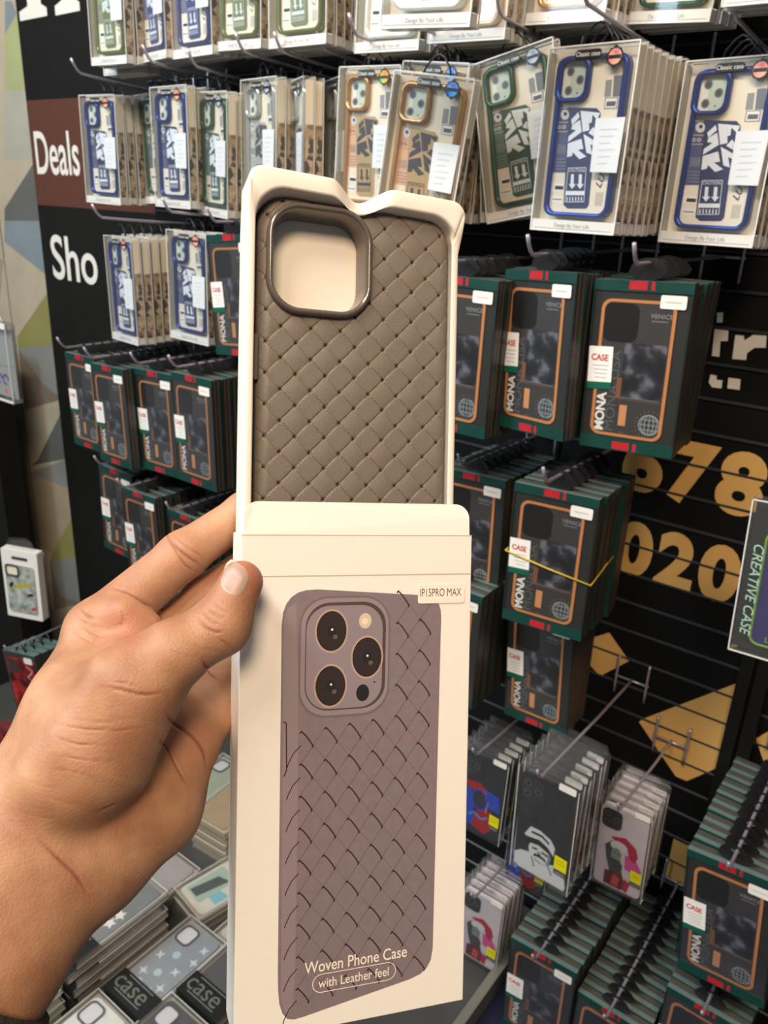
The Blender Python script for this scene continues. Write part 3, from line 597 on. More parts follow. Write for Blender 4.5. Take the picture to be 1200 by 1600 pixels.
# ------------------------------------------------------------------ fixture at the far end with three packs
q = MB(); xe = onY(26, 800, 1.0).x; q.box(-2.5, xe, .97, 1.03, -1.499, -.38, BLACK)
tag(q.obj('display_stand'), 'black display stand standing before the patterned wall', 'display stand')
b = MB(); w = .05
b.box(-w, w, -.011, .011, -.171, 0, CLEAR)
for x in (-w, w - .0015): b.box(x, x + .0015, -.0115, -.009, -.171, 0, FROST)
b.box(-w, w, -.0115, -.009, -.171, -.1665, WHITE); b.box(-w, w, -.0115, -.009, -.012, 0, WHITE)
P = [('clear_box', b.mesh('clear_box'), -1)]
b = MB(); b.box(-w + .003, w - .003, .004, .006, -.165, -.01, mat('grey_card', '#a9a8a6', .5)); b.poly(circ(.028, -.146, .0055, 8), -.0118, mat('coral_dot', '#d9564e', .5)); b.line([(-.045, -.100), (.044, -.094)], .002, .0035, INKG)
[b.line(circ(cx_, -.127, .010, 14)[:12], .005, .0036, mat('violet_ink', '#4a3f8a', .5)) for cx_ in (-.02, .004)]; P.append(('printed_card', b.mesh('printed_card'), -1))
b = MB(); b.tube([(-.02, 0, 0), (-.01, 0, .012), (.012, 0, .012), (.026, 0, 0)], .0025, mat('clear_hanger', '#b9c4c2', .2), 6); P.append(('hanger_loop', b.mesh('hanger_loop'), -1))
inst(P, 'clear_case_pack', pose(-1.695, .883, -.278, 2, 0, 1), 'clear pack with violet print and coral dot beside the patterned wall', 'phone case pack', 'packs on the far fixture')
b = MB(); w, h = .044, .165
b.prism(rrect(-w, w, -h, 0, .002, 2), -.010, .010, WHITE); P = [('box_body', b.mesh('box_body'), -1)]
b = MB(); b.prism(rrect(-.036, .034, -.150, -.034, .007), -.0125, -.010, ramp_mat('grey_collage_print', [(.3, '#6f7a78'), (.5, '#a2a9a3'), (.7, '#c4c6bb')], 70, .5))
b.ring(rrect(-.035, -.001, -.062, -.034, .007), rrect(-.031, -.005, -.058, -.038, .005), -.0145, -.012, mat('case_ring_dark', '#4a4f50', .4)); b.poly(rrect(-.031, -.005, -.058, -.038, .005), -.0127, CREAM)
b.poly([(-.022, -.092), (.024, -.082), (.026, -.073), (-.016, -.082)], -.0128, mat('mustard_print', '#b5a62c', .5)); b.poly([(-.028, -.094), (-.018, -.082), (-.02, -.075), (-.03, -.084)], -.0127, INKB); b.poly([(.012, -.108), (.03, -.104), (.026, -.098), (.014, -.101)], -.0127, INKB)
b.poly([(.018, -.136), (.03, -.130), (.034, -.138), (.022, -.141)], -.0128, mat('red_print', '#c23a3c', .5)); P.append(('phone_case', b.mesh('phone_case', True), -1))
b = MB(); b.box(-.018, .020, -.0107, -.010, -.022, -.015, mat('hang_slot', '#55595b', .3, metal=.5)); P.append(('hang_slot', b.mesh('hang_slot'), -1))
b = MB(); b.add([(-.04, -.004, 0), (.03, -.004, 0), (.028, 0, .02), (.01, .004, .027), (-.03, .003, .022)], [(0, 1, 2, 3, 4)], BAG); P.append(('plastic_hanger', b.mesh('plastic_hanger'), -1))
for k in range(3):
    p2 = onY(33 + k * 2, 858 + k * 2, .80 + .02 * k)
    inst(P, 'white_case_pack', pose(p2.x, p2.y + .0, p2.z, 24, 0, 1.5), ['white pack with mustard print, front of the far fixture', 'second white pack behind the mustard print pack', 'third white pack behind the mustard print pack'][k], 'phone case pack', 'white packs on the far fixture')
b = MB(); w, h = .0505, .178
b.box(-w, w, -.0085, .0085, -h, 0, mat('smoky_box', '#3b3a3a', .3)); b.add([(-w, -.0085, .0002), (w, -.0085, .0002), (w, .0085, .0002), (-w, .0085, .0002)], [(0, 1, 2, 3)], TOPG); P = [('box_body', b.mesh('box_body'), -1)]
b = MB(); b.prism(rrect(-.042, .045, -.165, -.013, .010), -.0105, -.0085, ramp_mat('red_swirl_print', [(.35, '#2a1416'), (.5, '#8f1d22'), (.7, '#c23631')], 35, .35))
b.poly(rrect(-.037, -.004, -.05, -.016, .008), -.0108, mat('smoky_camera', '#3f3533', .4)); [b.line([(.028 + .011 * math.sin(k * 1.9), -.135 + k * .009) for k in range(a_, a_ + 5)], .0028, -.0109, mat('pinkish_ink', '#c9a3a0', .5)) for a_ in (0, 5, 8)]; P.append(('phone_case', b.mesh('phone_case'), -1))
b = MB(); b.prism(rrect(.018, .043, -.02, -.006, .003, 3), -.0115, -.0108, WHITE); P.append(('size_sticker', b.mesh('size_sticker'), -1))
b = MB(); b.tube([(-.016, 0, 0), (-.006, 0, .0165), (.006, 0, .0165), (.016, 0, 0)], .0022, TABK, 6); P.append(('hanger_loop', b.mesh('hanger_loop'), -1))
for k in range(4):
    p2 = onY(33, 1018, .74); p2.y += k * .02
    inst(P, 'boxed_phone_case', pose(p2.x, p2.y, p2.z, 10, 0, -8), ['red swirl boxed case, front of the far fixture', 'second red boxed case on the far fixture', 'third red boxed case on the far fixture', 'rearmost red boxed case on the far fixture'][k], 'phone case pack', 'red boxed cases on the far fixture')
p2 = onY(33, 1018, .74)
q = MB(); q.tube([(p2.x - .02, p2.y + .22, p2.z + .014), (p2.x, p2.y, p2.z + .017), (p2.x + .002, p2.y - .03, p2.z + .02), (p2.x + .003, p2.y - .036, p2.z + .032)], .0022, STEEL, 8)
tag(q.obj('display_hook'), 'metal hook through the red boxed cases on the far fixture', 'hook', 'metal hooks on the slat wall')
q = MB(); p3 = onY(20, 1150, .62)
q.box(p3.x - .06, p3.x + .05, p3.y, p3.y + .02, p3.z - .17, p3.z, mat('maroon_box', '#6b2a2c', .4))
q.poly([(p3.x - .05, p3.z - .16), (p3.x + .04, p3.z - .16), (p3.x + .04, p3.z - .012), (p3.x - .05, p3.z - .012)], p3.y - .0004, ramp_mat('red_swirl_print', [(.35, '#2a1416'), (.5, '#8f1d22'), (.7, '#c23631')], 35, .35))
tag(q.obj('boxed_phone_case'), 'maroon boxed case hanging under the red swirl box', 'phone case pack', 'red boxed cases on the far fixture')
# ------------------------------------------------------------------ flat piles on the shelf
CLEAR2 = clear_mat('clear_flat_plastic', .08, .05)
def flat_pack(face, kind='plain', card=None, Wd=.092, Ln=.178, T=.016, label=True, labeltext='case', edge=None):
    # lies flat: X width, Y length (label end at -Y), Z up; origin at the base centre
    w, l = Wd / 2, Ln / 2; P = []
    fm = mat('flat_face_' + face + kind, face, .35, var=.06); ed = mat('flat_edge_' + (edge or 'cream'), edge or '#a59a8b', .45)
    b = MB(); b.box(-w, w, -l, l, 0, T, CLEAR2)
    e = .001
    for x in (-w, w - e): b.box(x, x + e, -l, l, T - e, T + .0001, FROST); b.box(x, x + e, -l, l, 0, e, FROST)
    for y in (-l, l - e): b.box(-w, w, y, y + e, T - e, T + .0001, FROST)
    P.append(('clear_box', b.mesh('clear_box'), -1))
    b = MB(); b.box(-w + .0015, w - .0015, -l + .0015, l - .0015, .001, T * .45, ed); P.append(('backing_card', b.mesh('backing_card'), -1))
    def pr(b, pts, z0, z1, m):
        n = len(pts); b.add([(x, y, z1) for x, y in pts] + [(x, y, z0) for x, y in pts], [tuple(range(n))] + [(k, n + k, n + (k + 1) % n, (k + 1) % n)[::-1] for k in range(n)], m)
    b = MB(); pr(b, rrect(-w + .007, w - .007, -l + (.03 if label else .008), l - .007, .010), T * .45, T * .75, fm)
    hx0, hx1, hy0, hy1 = -w + .010, -w + .044, l - .050, l - .013
    o_, i_ = rrect(hx0, hx1, hy0, hy1, .010), rrect(hx0 + .003, hx1 - .003, hy0 + .003, hy1 - .003, .008); n = len(o_)
    rm = mat('flat_ring', '#3a3e41', .35)
    b.add([(x, y, T * .9) for x, y in o_] + [(x, y, T * .9) for x, y in i_] + [(x, y, T * .7) for x, y in o_], [(k, (k + 1) % n, n + (k + 1) % n, n + k) for k in range(n)] + [(2 * n + k, 2 * n + (k + 1) % n, (k + 1) % n, k) for k in range(n)], rm)
    b.add([(x, y, T * .78) for x, y in i_], [tuple(range(n))], mat('flat_hole_card', '#dcd8dc', .5))
    zt = T * .76
    def pl(pts, m, z=zt): b.add([(x, y, z) for x, y in pts], [tuple(range(len(pts)))], m)
    if kind == 'cross':
        cm = mat('pale_print', '#d3dbe0', .5); tm = mat('mint_print', '#b4cdd0', .5)
        for k, (cx, cy) in enumerate([(-.024, -.03), (-.002, -.018), (.024, -.034), (-.026, .006), (-.004, .022), (.02, .0), (.030, .030), (-.014, -.048), (.012, -.05), (.026, .056)]):
            if k % 3 == 1: pl(circ(cx, cy, .007), tm)
            else: pl([(cx + (.0095 if a % 2 == 0 else .0035) * math.cos(a * math.pi / 4 + .78 * (k % 2)), cy + (.0095 if a % 2 == 0 else .0035) * math.sin(a * math.pi / 4 + .78 * (k % 2))) for a in range(8)], cm)
    elif kind == 'letters':
        for k in range(9):
            cx, cy = -.022 + (k % 3) * .022, -.055 + (k // 3) * .032 + .012 * (k % 2)
            pl([(cx + (.0115 if a % 2 else .0055) * math.cos(a * math.pi / 5 + k), cy + (.0115 if a % 2 else .0055) * math.sin(a * math.pi / 5 + k)) for a in range(10)], WHITE if face != '#e0dfda' else INKB)
    elif kind == 'scene':
        pl([(-.034, -.07), (.012, -.07), (.012, .01), (-.034, .01)], mat('mint_card', '#a9bfae', .5)); pl([(-.026, -.066), (-.004, -.066), (.006, .0), (-.018, -.01)], mat('dark_sage', '#3c463f', .5), zt + .0002)
        pl([(.012, -.05), (.034, -.05), (.034, -.02), (.012, -.026)], mat('aqua_print', '#7fc0cf', .5)); pl([(.008, .0), (.034, -.004), (.030, .016), (.012, .018)], mat('sky_print', '#a9c4de', .5), zt + .0002)
        pl([(-.012, .022), (.006, .016), (.010, .034), (-.008, .038)], mat('red_print', '#c23a3c', .5), zt + .0003)
        [pl([(.012, .022 + k * .010), (.024, .022 + k * .010), (.024, .028 + k * .010), (.012, .028 + k * .010)], mat('coral_ink', '#d98a78', .5), zt + .0004) for k in range(4)]
    elif kind == 'arcs':
        for s in (-1, 1):
            a = [(s * .008 + s * .014 * math.cos(t_), .005 + .016 * math.sin(t_)) for t_ in [math.pi * (.25 + 1.5 * k / 14) for k in range(15)]]
            c = [(s * .008 + s * .010 * math.cos(t_), .005 + .012 * math.sin(t_)) for t_ in [math.pi * (.25 + 1.5 * k / 14) for k in range(15)]]
            b.add([(x, y, zt + .0002) for x, y in a + c], [(k, k + 1, 16 + k, 15 + k) for k in range(14)], mat('copper_print', '#a8806c', .4))
    elif kind == 'gold':
        for k in range(3): pl(circ(-.006 + .014 * (k % 2), .03 - .02 * k, .006), mat('gold_print', '#d9b46c', .3, metal=.6), zt + .0003)
    elif kind == 'barcode':
        pl([(-.01, .01), (.03, .02), (.024, .05), (-.016, .04)], WHITE, T + .0004)
        for k in range(3): pl([(-.004 + k * .008, .016 + k * .002), (.001 + k * .008, .017 + k * .002), (-.001 + k * .008, .028 + k * .002), (-.006 + k * .008, .027 + k * .002)], INKB, T + .0006)
    elif kind == 'rose':
        pl(circ(.0, .02, .014, 10), mat('red_print', '#b03a4c', .5)); pl(circ(-.014, -.01, .012, 10), mat('rose_print', '#b88a92', .5))
    P.append(('phone_case', b.mesh('phone_case'), -1))
    if label:
        b = MB(); lm = mat('black_label', '#232423', .4)
        b.box(-w - .0005, w + .0005, -l - .0006, -l + .042, T + .0002, T + .0012, lm); b.box(-w - .0005, w + .0005, -l - .0012, -l - .0002, 0, T + .0012, lm)
        vs, fs = text2d(labeltext, .041); b.add([(-.042 + v[0] * 1.0, -l + .012 + v[1], T + .0015) for v in vs], fs, mat('silver_ink', '#8b9186', .3, metal=.4))
        for a_, t_ in ((.0075, .0012), (.037, .0012)): b.add([(-.03, -l + a_, T + .0015), (.03, -l + a_, T + .0015), (.03, -l + a_ + t_, T + .0015), (-.03, -l + a_ + t_, T + .0015)], [(0, 1, 2, 3)], INKG)
        P.append(('end_label', b.mesh('end_label'), -1))
    return P
GD = 'flat clear packs piled on the shelf'
def pile(P, x, y, n, label_top, ref, rz=0, T=.016, jit=.004, z0=TZ, step=0., Pb=None):
    for k in range(n):
        d = n - 1 - k
        mw = Matrix.Translation((x + random.uniform(-1, 1) * jit * .3 * (d > 0), y + random.uniform(-1, 1) * jit * (d > 0) + step * (d % 2), z0 + .0005 + k * (T + .0018))) @ Matrix.Rotation(math.radians(rz), 4, 'Z')
        inst(P if d == 0 or Pb is None else Pb, 'flat_case_pack', mw, label_top if d == 0 else '%s pack down in the pile %s' % (ORD[d], ref), 'phone case pack', GD)
pG = flat_pack('#74797b', 'letters'); pX = flat_pack('#93999d', 'cross'); pK = flat_pack('#4a4745', 'arcs'); pD = flat_pack('#3f3d3c', 'plain', label=False)
pS = flat_pack('#dcd6c6', 'scene', label=False); pT = flat_pack('#b39a74', 'barcode', label=False, edge='#cbb690'); pC = flat_pack('#cfc6b8', 'plain', label=False); pR = flat_pack('#a9a2a0', 'rose', label=False)
pM = flat_pack('#a6b29a', 'plain', edge='#c3cbb4'); pO = flat_pack('#c9c3b4', 'gold', label=False); pW = flat_pack('#e0dfda', 'letters', label=False)
pile(pG, -.936, .545, 6, 'grey lettered case pack topping a tall pile beside the wrist', 'under the grey lettered pack beside the wrist', jit=.008, step=-.012)
pile(pX, -.828, .578, 2, 'grey case pack with pale crosses and black label', 'under the grey pack with pale crosses', jit=.003)
pile(pK, -.735, .648, 2, 'dark case pack with copper arcs and black label', 'under the dark pack with copper arcs', jit=.003)
pile(pD, -.738, .462, 2, 'plain dark case pack before the copper arc pack', 'under the plain dark pack', jit=.003)
pile(pW, -.832, .392, 2, 'white lettered case pack nearest the frame bottom', 'under the white lettered pack near the frame bottom', jit=.003)
pile(pS, -.885, .765, 2, 'cream pack with mint and aqua picture and red patch', 'under the cream pack with mint picture', rz=-10, jit=.003)
pile(pC, -.783, .765, 1, 'plain cream case pack behind the copper arc pack', '')
pile(pT, -.985, .885, 5, 'tan case pack with white barcode sticker topping a pile', 'under the tan pack with barcode sticker', rz=4, jit=.004)
pile(pR, -1.03, .70, 2, 'clear pack with rose prints between grey and tan piles', 'under the rose print pack', rz=90)
pile(pM, -.945, .345, 4, 'sage pack on a pile hidden below the wrist', 'under the sage pack below the wrist', jit=.006)
pile(pO, -.838, .20, 3, 'cream pack with gold dots at the frame corner', 'under the gold dotted pack')
pile(pO, -1.06, .46, 4, 'cream pack with gold dots under the forearm', 'under the gold dotted pack below the forearm')
pile(pM, -1.10, .90, 3, 'sage pack on the pile at the wall behind tan pile', 'under the sage pack at the wall')

# ------------------------------------------------------------------ the held box: sleeve, tray, woven case
mm = .001
BX = Matrix(((0.58082, -0.78048, -0.23127, -0.21401), (0.80942, 0.52355, 0.26595, 0.19775), (-0.08648, -0.34167, 0.93583, -0.12456), (0, 0, 0, 1)))
PAPER = mat('white_box_paper', '#f0ebe0', .38, var=.012, scale=200, spec=.35)
SW, SD, SHH = .0985, .022, .2011
sl = empty('packaging_sleeve', BX, 'white printed cardboard sleeve with woven phone case picture, held in hand', 'box')
q = MB(); tk = .0006
q.box(0, SW, 0, tk, -SHH, 0, PAPER); q.box(0, SW, SD - tk, SD, -SHH, 0, PAPER); q.box(0, tk, tk, SD - tk, -SHH, 0, PAPER); q.box(SW - tk, SW, tk, SD - tk, -SHH, 0, PAPER); q.box(tk, SW - tk, tk, SD - tk, -SHH, -SHH + tk, PAPER)
sb = q.obj('sleeve_body', sl)
bv = sb.modifiers.new('bevel', 'BEVEL'); bv.width = .0004; bv.segments = 2
q = MB(); CR = mat('crease_paper', '#c9b79c', .5); q.poly([(0, -.0167), (SW, -.0167), (SW, -.0162), (0, -.0162)], -.00006, CR); q.poly([(0, -.0003), (SW, -.0003), (SW, .0001), (0, .0001)], -.00006, CR); q.obj('fold_line', sl)
q = MB(); o_ = rrect(.0013, .0973, 0, .0132, (.0001, .006, .0055, .0001), 6)
n = len(o_); fl = lambda x, z, d: (x, d + .0013 * (z / .013) ** 2, z)
q.add([fl(x, z, 0) for x, z in o_] + [fl(x, z, .0005) for x, z in o_], [tuple(range(n)), tuple(range(2 * n - 1, n - 1, -1))] + [(k, n + k, n + (k + 1) % n, (k + 1) % n) for k in range(n)], mat('flap_paper', '#f3eee4', .38, spec=.35))
q.obj('top_flap', sl)
# printed picture
PB1 = mat('print_taupe', '#837579', .42, var=.05, scale=260); PB2 = mat('print_taupe_pale', '#908184', .42); PLD = mat('print_dark_line', '#3a2b2b', .45); PLF = mat('print_faint_line', '#6b5957', .45)
def pz(x, y): return (x * mm, -y * mm)
q = MB(); yy = -.00008
out = [(28, 195.0), (74, 187.6), (78.5, 186.2), (81.2, 184.2), (83.1, 181), (83.9, 176), (84.9, 35), (84.6, 31.5), (83.6, 28.8), (81.8, 26.6), (79, 25.4), (31, 21.9), (26.5, 22.1), (23, 23.0), (20.3, 24.8), (18.2, 27.5), (17.0, 31), (16.5, 36), (17.2, 176), (17.4, 182), (18.0, 188), (19.3, 192), (21.3, 194.6), (24, 195.4)]
q.poly(ccw([pz(*p) for p in out]), yy, PB1)
q.poly(ccw([pz(*p) for p in [(17.3, 34), (19, 29), (22.2, 27), (23.6, 60), (24.2, 120), (24.2, 178), (23.4, 190), (20.8, 193), (18.6, 186)]]), yy - .00002, PB2)
import itertools
def inside(x, y):
    return 17.5 < x < 84.2 and y > 22.4 + max(0, (x - 76) * .6) and y < 195.5 - (x - 21) * .162 and not (23.4 < x < 63 and 24 < y < 75)
xs = [25.2 + 5.02 * k for k in range(-1, 13)]
for k, x in enumerate(xs):
    for j in range(-2, 15):
        y = 117.4 - 13 * 8 + 13 * j + (6.3 if k % 2 == 0 else 0) - .093 * (x - 30)
        xe, ye = x + 4.95, y + 6.3
        if inside(x, y) and inside(xe, ye):
            if k % 2: q.line([pz(x, y), pz(x + 1.9, y + 1.9), pz(x + 3.6, y + 4.2), pz(xe, ye)], .00058, yy - .00005, PLD); q.line([pz(xe - .2, ye - .3), pz(xe - .3, ye + .7)], .0006, yy - .00005, PLD); q.line([pz(x + .2, y), pz(x - .6, y + .8)], .0006, yy - .00005, PLD)
            elif x > 24: q.line([pz(x, y), pz(xe, ye)], .0002, yy - .00004, PLF)
        xe, ye = x + 4.95, y - 6.9
        if x > 24 and inside(x, y) and inside(xe, ye): q.line([pz(x, y), pz(xe, ye)], .00026, yy - .00004, PLF)
for j in range(13): 
    y = 33 + j * 12.9
    if inside(24.6, y): q.line([pz(25, y), pz(22, y + 3), pz(20, y + 7), pz(19.6, y + 8.5)], .0004, yy - .00005, PLD if j else PLF)
q.line([pz(17.7, 74.5), pz(19.0, 75), pz(19.4, 94), pz(18.4, 96.5)], .0005, yy - .00005, PLD)
pp = q.obj('printed_picture', sl)
q = MB(); yc = yy - .0001; ringm = mat('print_ring', '#746769', .4); ringl = mat('print_ring_pale', '#928588', .4); plate = mat('print_plate', '#8f8388', .35)
sk = lambda pts: [(x * mm, -y * mm) for x, y in pts]
co = rrect(23.6, 62.0, 24.8, 74.0, 11.5, 8)
q.poly(ccw(sk(co)), yc, ringm); q.poly(ccw(sk(rrect(24.4, 61.4, 25.6, 73.2, 11, 8))), yc - .00002, ringl); q.poly(ccw(sk(rrect(26.2, 60.2, 27.3, 71.2, 10, 8))), yc - .00003, mat('print_ring_deep', '#54433f', .4)); q.poly(ccw(sk(rrect(26.6, 58.8, 28.6, 70.6, 9.5, 8))), yc - .00004, plate)
for cx, cy in ((37.0, 38.9), (52.2, 50.2), (36.9, 61.2)):
    q.poly([pz(*p) for p in circ(cx, cy, 7.0, 32, 9.0)][::-1], yc - .00006, mat('lens_rim_print', '#b39a88', .35)); q.poly([pz(*p) for p in circ(cx, cy, 6.25, 32, 8.1)][::-1], yc - .00008, mat('lens_edge_print', '#2b211f', .35)); q.poly([pz(*p) for p in circ(cx + .1, cy, 5.9, 32, 7.6)][::-1], yc - .0001, mat('lens_glass_print', '#352c2a', .3))
    q.poly([pz(*p) for p in circ(cx, cy, 2.0, 16, 2.4)][::-1], yc - .00012, INKB); q.poly([pz(*p) for p in circ(cx + .2, cy - .6, .5, 8)][::-1], yc - .00014, WHITE); q.poly([pz(*p) for p in circ(cx + 1.6, cy + 2.4, 1.0, 10)][::-1], yc - .00013, mat('lens_glint_print', '#6a5450', .3))
q.poly([pz(*p) for p in circ(51.2, 35.2, 2.7, 20, 3.2)][::-1], yc - .00006, mat('flash_print', '#d6c3ab', .4)); q.poly([pz(*p) for p in circ(51.0, 35.4, 1.3, 12)][::-1], yc - .00008, mat('flash_core', '#eadbc2', .4)); q.poly([pz(*p) for p in circ(50.6, 64.8, 2.8, 20, 3.5)][::-1], yc - .00006, INKB); q.poly([pz(*p) for p in circ(55.6, 60.6, .4, 8)][::-1], yc - .00006, INKB)
q.obj('printed_camera', pp)
q = MB(); tw = mat('print_white', '#f3ead9', .4); yt = yy - .0002
q.text('Woven Phone Case', .0281, -.1776, .0068, yt, tw, off=.008, sx=.80); q.text('with Leather feel', .0340, -.1843, .0054, yt, tw, off=.006, sx=.82)
pil = rrect(.0315, .0672, -.1862, -.1788, .0037, 6); q.line(pil + pil[:1], .00032, yt, tw)
q.obj('printed_lettering', pp)
q = MB(); q.prism(rrect(.0741, .0953, -.0287, -.0207, .001, 3), -.00038, -.0003, mat('sticker_paper', '#f3ecdd', .3)); q.text('IP15PRO MAX', .0748, -.0257, .0047, -.0004, mat('sticker_ink', '#5a4a40', .5), off=-.0, sx=.66)
q.obj('size_sticker', sl)

# tray
TRAY = mat('white_tray_plastic', '#ece4d6', .42, spec=.4)
tr = empty('packaging_tray', BX, 'white moulded tray sliding up out of the sleeve', 'tray')
def trayloop(inset, y, r, notch=1., step=1.):
    x0, x1, z1, z0 = .0012 + inset[0], .0938 - inset[1], .1455 - inset[2], -.17 + inset[3]
    pts = []; N = 90
    arc = lambda cx, cz, a0, a1, k: [(cx + r * math.cos(math.radians(a0 + (a1 - a0) * i / k)), cz + r * math.sin(math.radians(a0 + (a1 - a0) * i / k))) for i in range(k + 1)]
    pts += [(x1, z0 + (z1 - r - z0) * i / 40) for i in range(40)]
    pts += arc(x1 - r, z1 - r, 0, 90, 12)
    pts += [(x1 - r + (x0 + r - x1 + r) * i / N, z1) for i in range(1, N)]
    pts += arc(x0 + r, z1 - r, 90, 180, 12)
    pts += [(x0, z1 - r + (z0 - z1 + r) * i / 40) for i in range(1, 41)]
    res = []
    for i, (x, z) in enumerate(pts):
        s = min(1, max(0, (.1335 - z) / .004)); s = s * s * (3 - 2 * s)
        yy_ = y + .0026 * s * step
        if x > .05 : x -= .0019 * s * step
        if z > .12 and notch:
            u = max(0., 1 - abs(x - .0470) / (.0150 if x > .047 else .0125)); g = u * u * (3 - 2 * u)
            z -= .0060 * g * notch; yy_ += .0056 * g * notch
        res.append((x, yy_, z - .0035 * max(0, (x - .001)) / .093 * (z > .10)))
    return res
L = [trayloop((.0, .0, .0, .0), .0210, .006), trayloop((.0, .0, .0, .0), .0028, .006), trayloop((.0004, .0004, .0004, 0), .0021, .006), trayloop((.0012, .0012, .0012, .0), .0019, .0062),
     trayloop((.0026, .0024, .0064, .004), .0019, .0125, .9), trayloop((.0030, .0028, .0070, .004), .0020, .0125, .8), trayloop((.0034, .0031, .0075, .005), .0028, .0125, .6), trayloop((.0036, .0033, .0078, .006), .0050, .0125, .3, .6), trayloop((.0042, .0038, .0086, .007), .0198, .0125, 0, 0)]
q = MB(); n = len(L[0]); V = [p for l in L for p in l]
f = [(k * n + i, k * n + (i + 1), (k + 1) * n + (i + 1), (k + 1) * n + i) for k in range(len(L) - 1) for i in range(n - 1)]
f += [(k * n + n - 1, k * n, (k + 1) * n, (k + 1) * n + n - 1) for k in range(len(L) - 1)]
q.add(V, f, TRAY, True); q.add([(x, y, z) for x, y, z in L[-1]], [tuple(range(n))], TRAY); q.add([(x, .0210, z) for x, y, z in L[0]], [tuple(range(n - 1, -1, -1))], TRAY)
o = q.obj('tray_shell', tr)
b_ = bmesh.new(); b_.from_mesh(o.data); bmesh.ops.recalc_face_normals(b_, faces=b_.faces); b_.to_mesh(o.data); b_.free()

# woven case
TAUPE = mat('taupe_leather', '#766c61', .5, var=.05, scale=900, spec=.4, bump=.12); SEAM = mat('weave_gap_shade', '#3a2e26', .7); TRIM = mat('taupe_gloss', '#726a62', .18, metal=.35)  # gap tone: dark backing, with shade of holes and seams painted in
wc = empty('woven_phone_case', BX, 'taupe woven leather phone case lying in the white tray', 'phone case')
X0, X1, Z1, Z0, RC, CY, TH = .0062, .0900, .1380, -.030, .0135, .0082, .0112
nx, nz = 400, 660
hole = (.0106, .0526, .0902, .1326, .0125)
def sdr(x, z, x0, x1, z0, z1, r):
    qx = np.abs(x - (x0 + x1) / 2) - (x1 - x0) / 2 + r; qz = np.abs(z - (z0 + z1) / 2) - (z1 - z0) / 2 + r
    return np.hypot(np.maximum(qx, 0), np.maximum(qz, 0)) + np.minimum(np.maximum(qx, qz), 0) - r
zt = np.linspace(0, 1, nz); zz = Z0 + (Z1 - Z0) * (1 - (1 - zt) ** 1.0)
zz = np.concatenate([np.linspace(Z0, Z1 - RC, nz - 90), Z1 - RC + RC * np.sin(np.linspace(0, np.pi / 2, 91))[1:]])
hwid = np.full(nz, (X1 - X0) / 2); top_ = zz > Z1 - RC; hwid[top_] -= RC - np.sqrt(np.maximum(RC ** 2 - (zz[top_] - Z1 + RC) ** 2, 0)) * .999
ss = np.linspace(-1, 1, nx)
GX = (X0 + X1) / 2 + ss[None, :] * hwid[:, None]; GZ = np.repeat(zz[:, None], nx, 1)
ed = np.minimum(-sdr(GX, GZ, X0, X1, -.5, Z1, RC), .0055); ed = np.maximum(ed, 0)
Yb = CY + (.0055 - np.sqrt(np.maximum(.0055 ** 2 - (.0055 - ed) ** 2, 0)))
p_ = .00885; ph = np.array([.0596, .1158])
aa = ((GX - ph[0]) / .01245 + (GZ - ph[1]) / .0127); bb = ((GX - ph[0]) / .01245 - (GZ - ph[1]) / .0127)
ia, ib = np.floor(aa), np.floor(bb); fa, fb = aa - ia - .5, bb - ib - .5
chk = (ia + ib) % 2 == 0
al = np.where(chk, fa, fb); cr_ = np.where(chk, fb, fa)     # along / across the strip on top
bul = .00042 * np.cos(np.pi * al) ** .7 * (1 - .35 * (2 * cr_) ** 4)
dl = np.abs(.5 - np.abs(cr_)) * .0088; groove = .00036 * np.exp(-(dl / .00022) ** 2)
cd = np.hypot(.5 - np.abs(fa), .5 - np.abs(fb)) * .0088
hol = .0009 * np.exp(-(cd / .0007) ** 2)
GY = Yb - (bul - groove - hol) * np.clip(ed / .0012, 0, 1)
verts = np.stack([GX, GY, GZ], -1).reshape(-1, 3)
I = (np.arange(nz - 1)[:, None] * nx + np.arange(nx - 1)[None, :]).reshape(-1)
fc = np.stack([I, I + 1, I + nx + 1, I + nx], 1)
cxm = verts[fc].mean(1); keep = sdr(cxm[:, 0], cxm[:, 2], *hole) > -.0002
fm_ = ((cd.reshape(-1)[fc].mean(1) < .00052) | ((dl.reshape(-1)[fc].mean(1) < .00023) & (np.abs(al).reshape(-1)[fc].mean(1) < .6))).astype(int)
me = bpy.data.meshes.new('woven_back'); me.from_pydata(verts.tolist(), [], fc[keep].tolist()); me.materials.append(TAUPE); me.materials.append(SEAM)
me.polygons.foreach_set('material_index', fm_[keep].tolist()); me.polygons.foreach_set('use_smooth', [True] * int(keep.sum())); me.update()
o = bpy.data.objects.new('woven_back', me); COL.objects.link(o); o.parent = wc
q = MB(); rim = [(GX[k, 0], zz[k]) for k in range(nz)][::5] + [(GX[-1, j], zz[-1]) for j in range(0, nx, 5)] + [(GX[k, -1], zz[k]) for k in range(nz - 1, -1, -5)]
m_ = len(rim); q.add([(x, CY + .0052, z) for x, z in rim] + [(x, CY + TH, z) for x, z in rim], [(k, k + 1, m_ + k + 1, m_ + k) for k in range(m_ - 1)], TRIM, True)
q.obj('case_side', wc)
q = MB()
def rr(d): return rrect(.0098 - d, .0532 + d, .0894 - d, .1338 + d, .0135 + d, 10)
prof = [(.0004, .0086), (.0002, .0058), (-.0006, .0050), (-.0014, .0049), (-.0021, .0056), (-.0025, .0074), (-.0029, .0192)]
n = len(rr(0)); V = [(x, y, z) for d, y in prof for x, z in rr(d)]
q.add(V, [(k * n + i, k * n + (i + 1) % n, (k + 1) * n + (i + 1) % n, (k + 1) * n + i) for k in range(len(prof) - 1) for i in range(n)], TRIM, True)
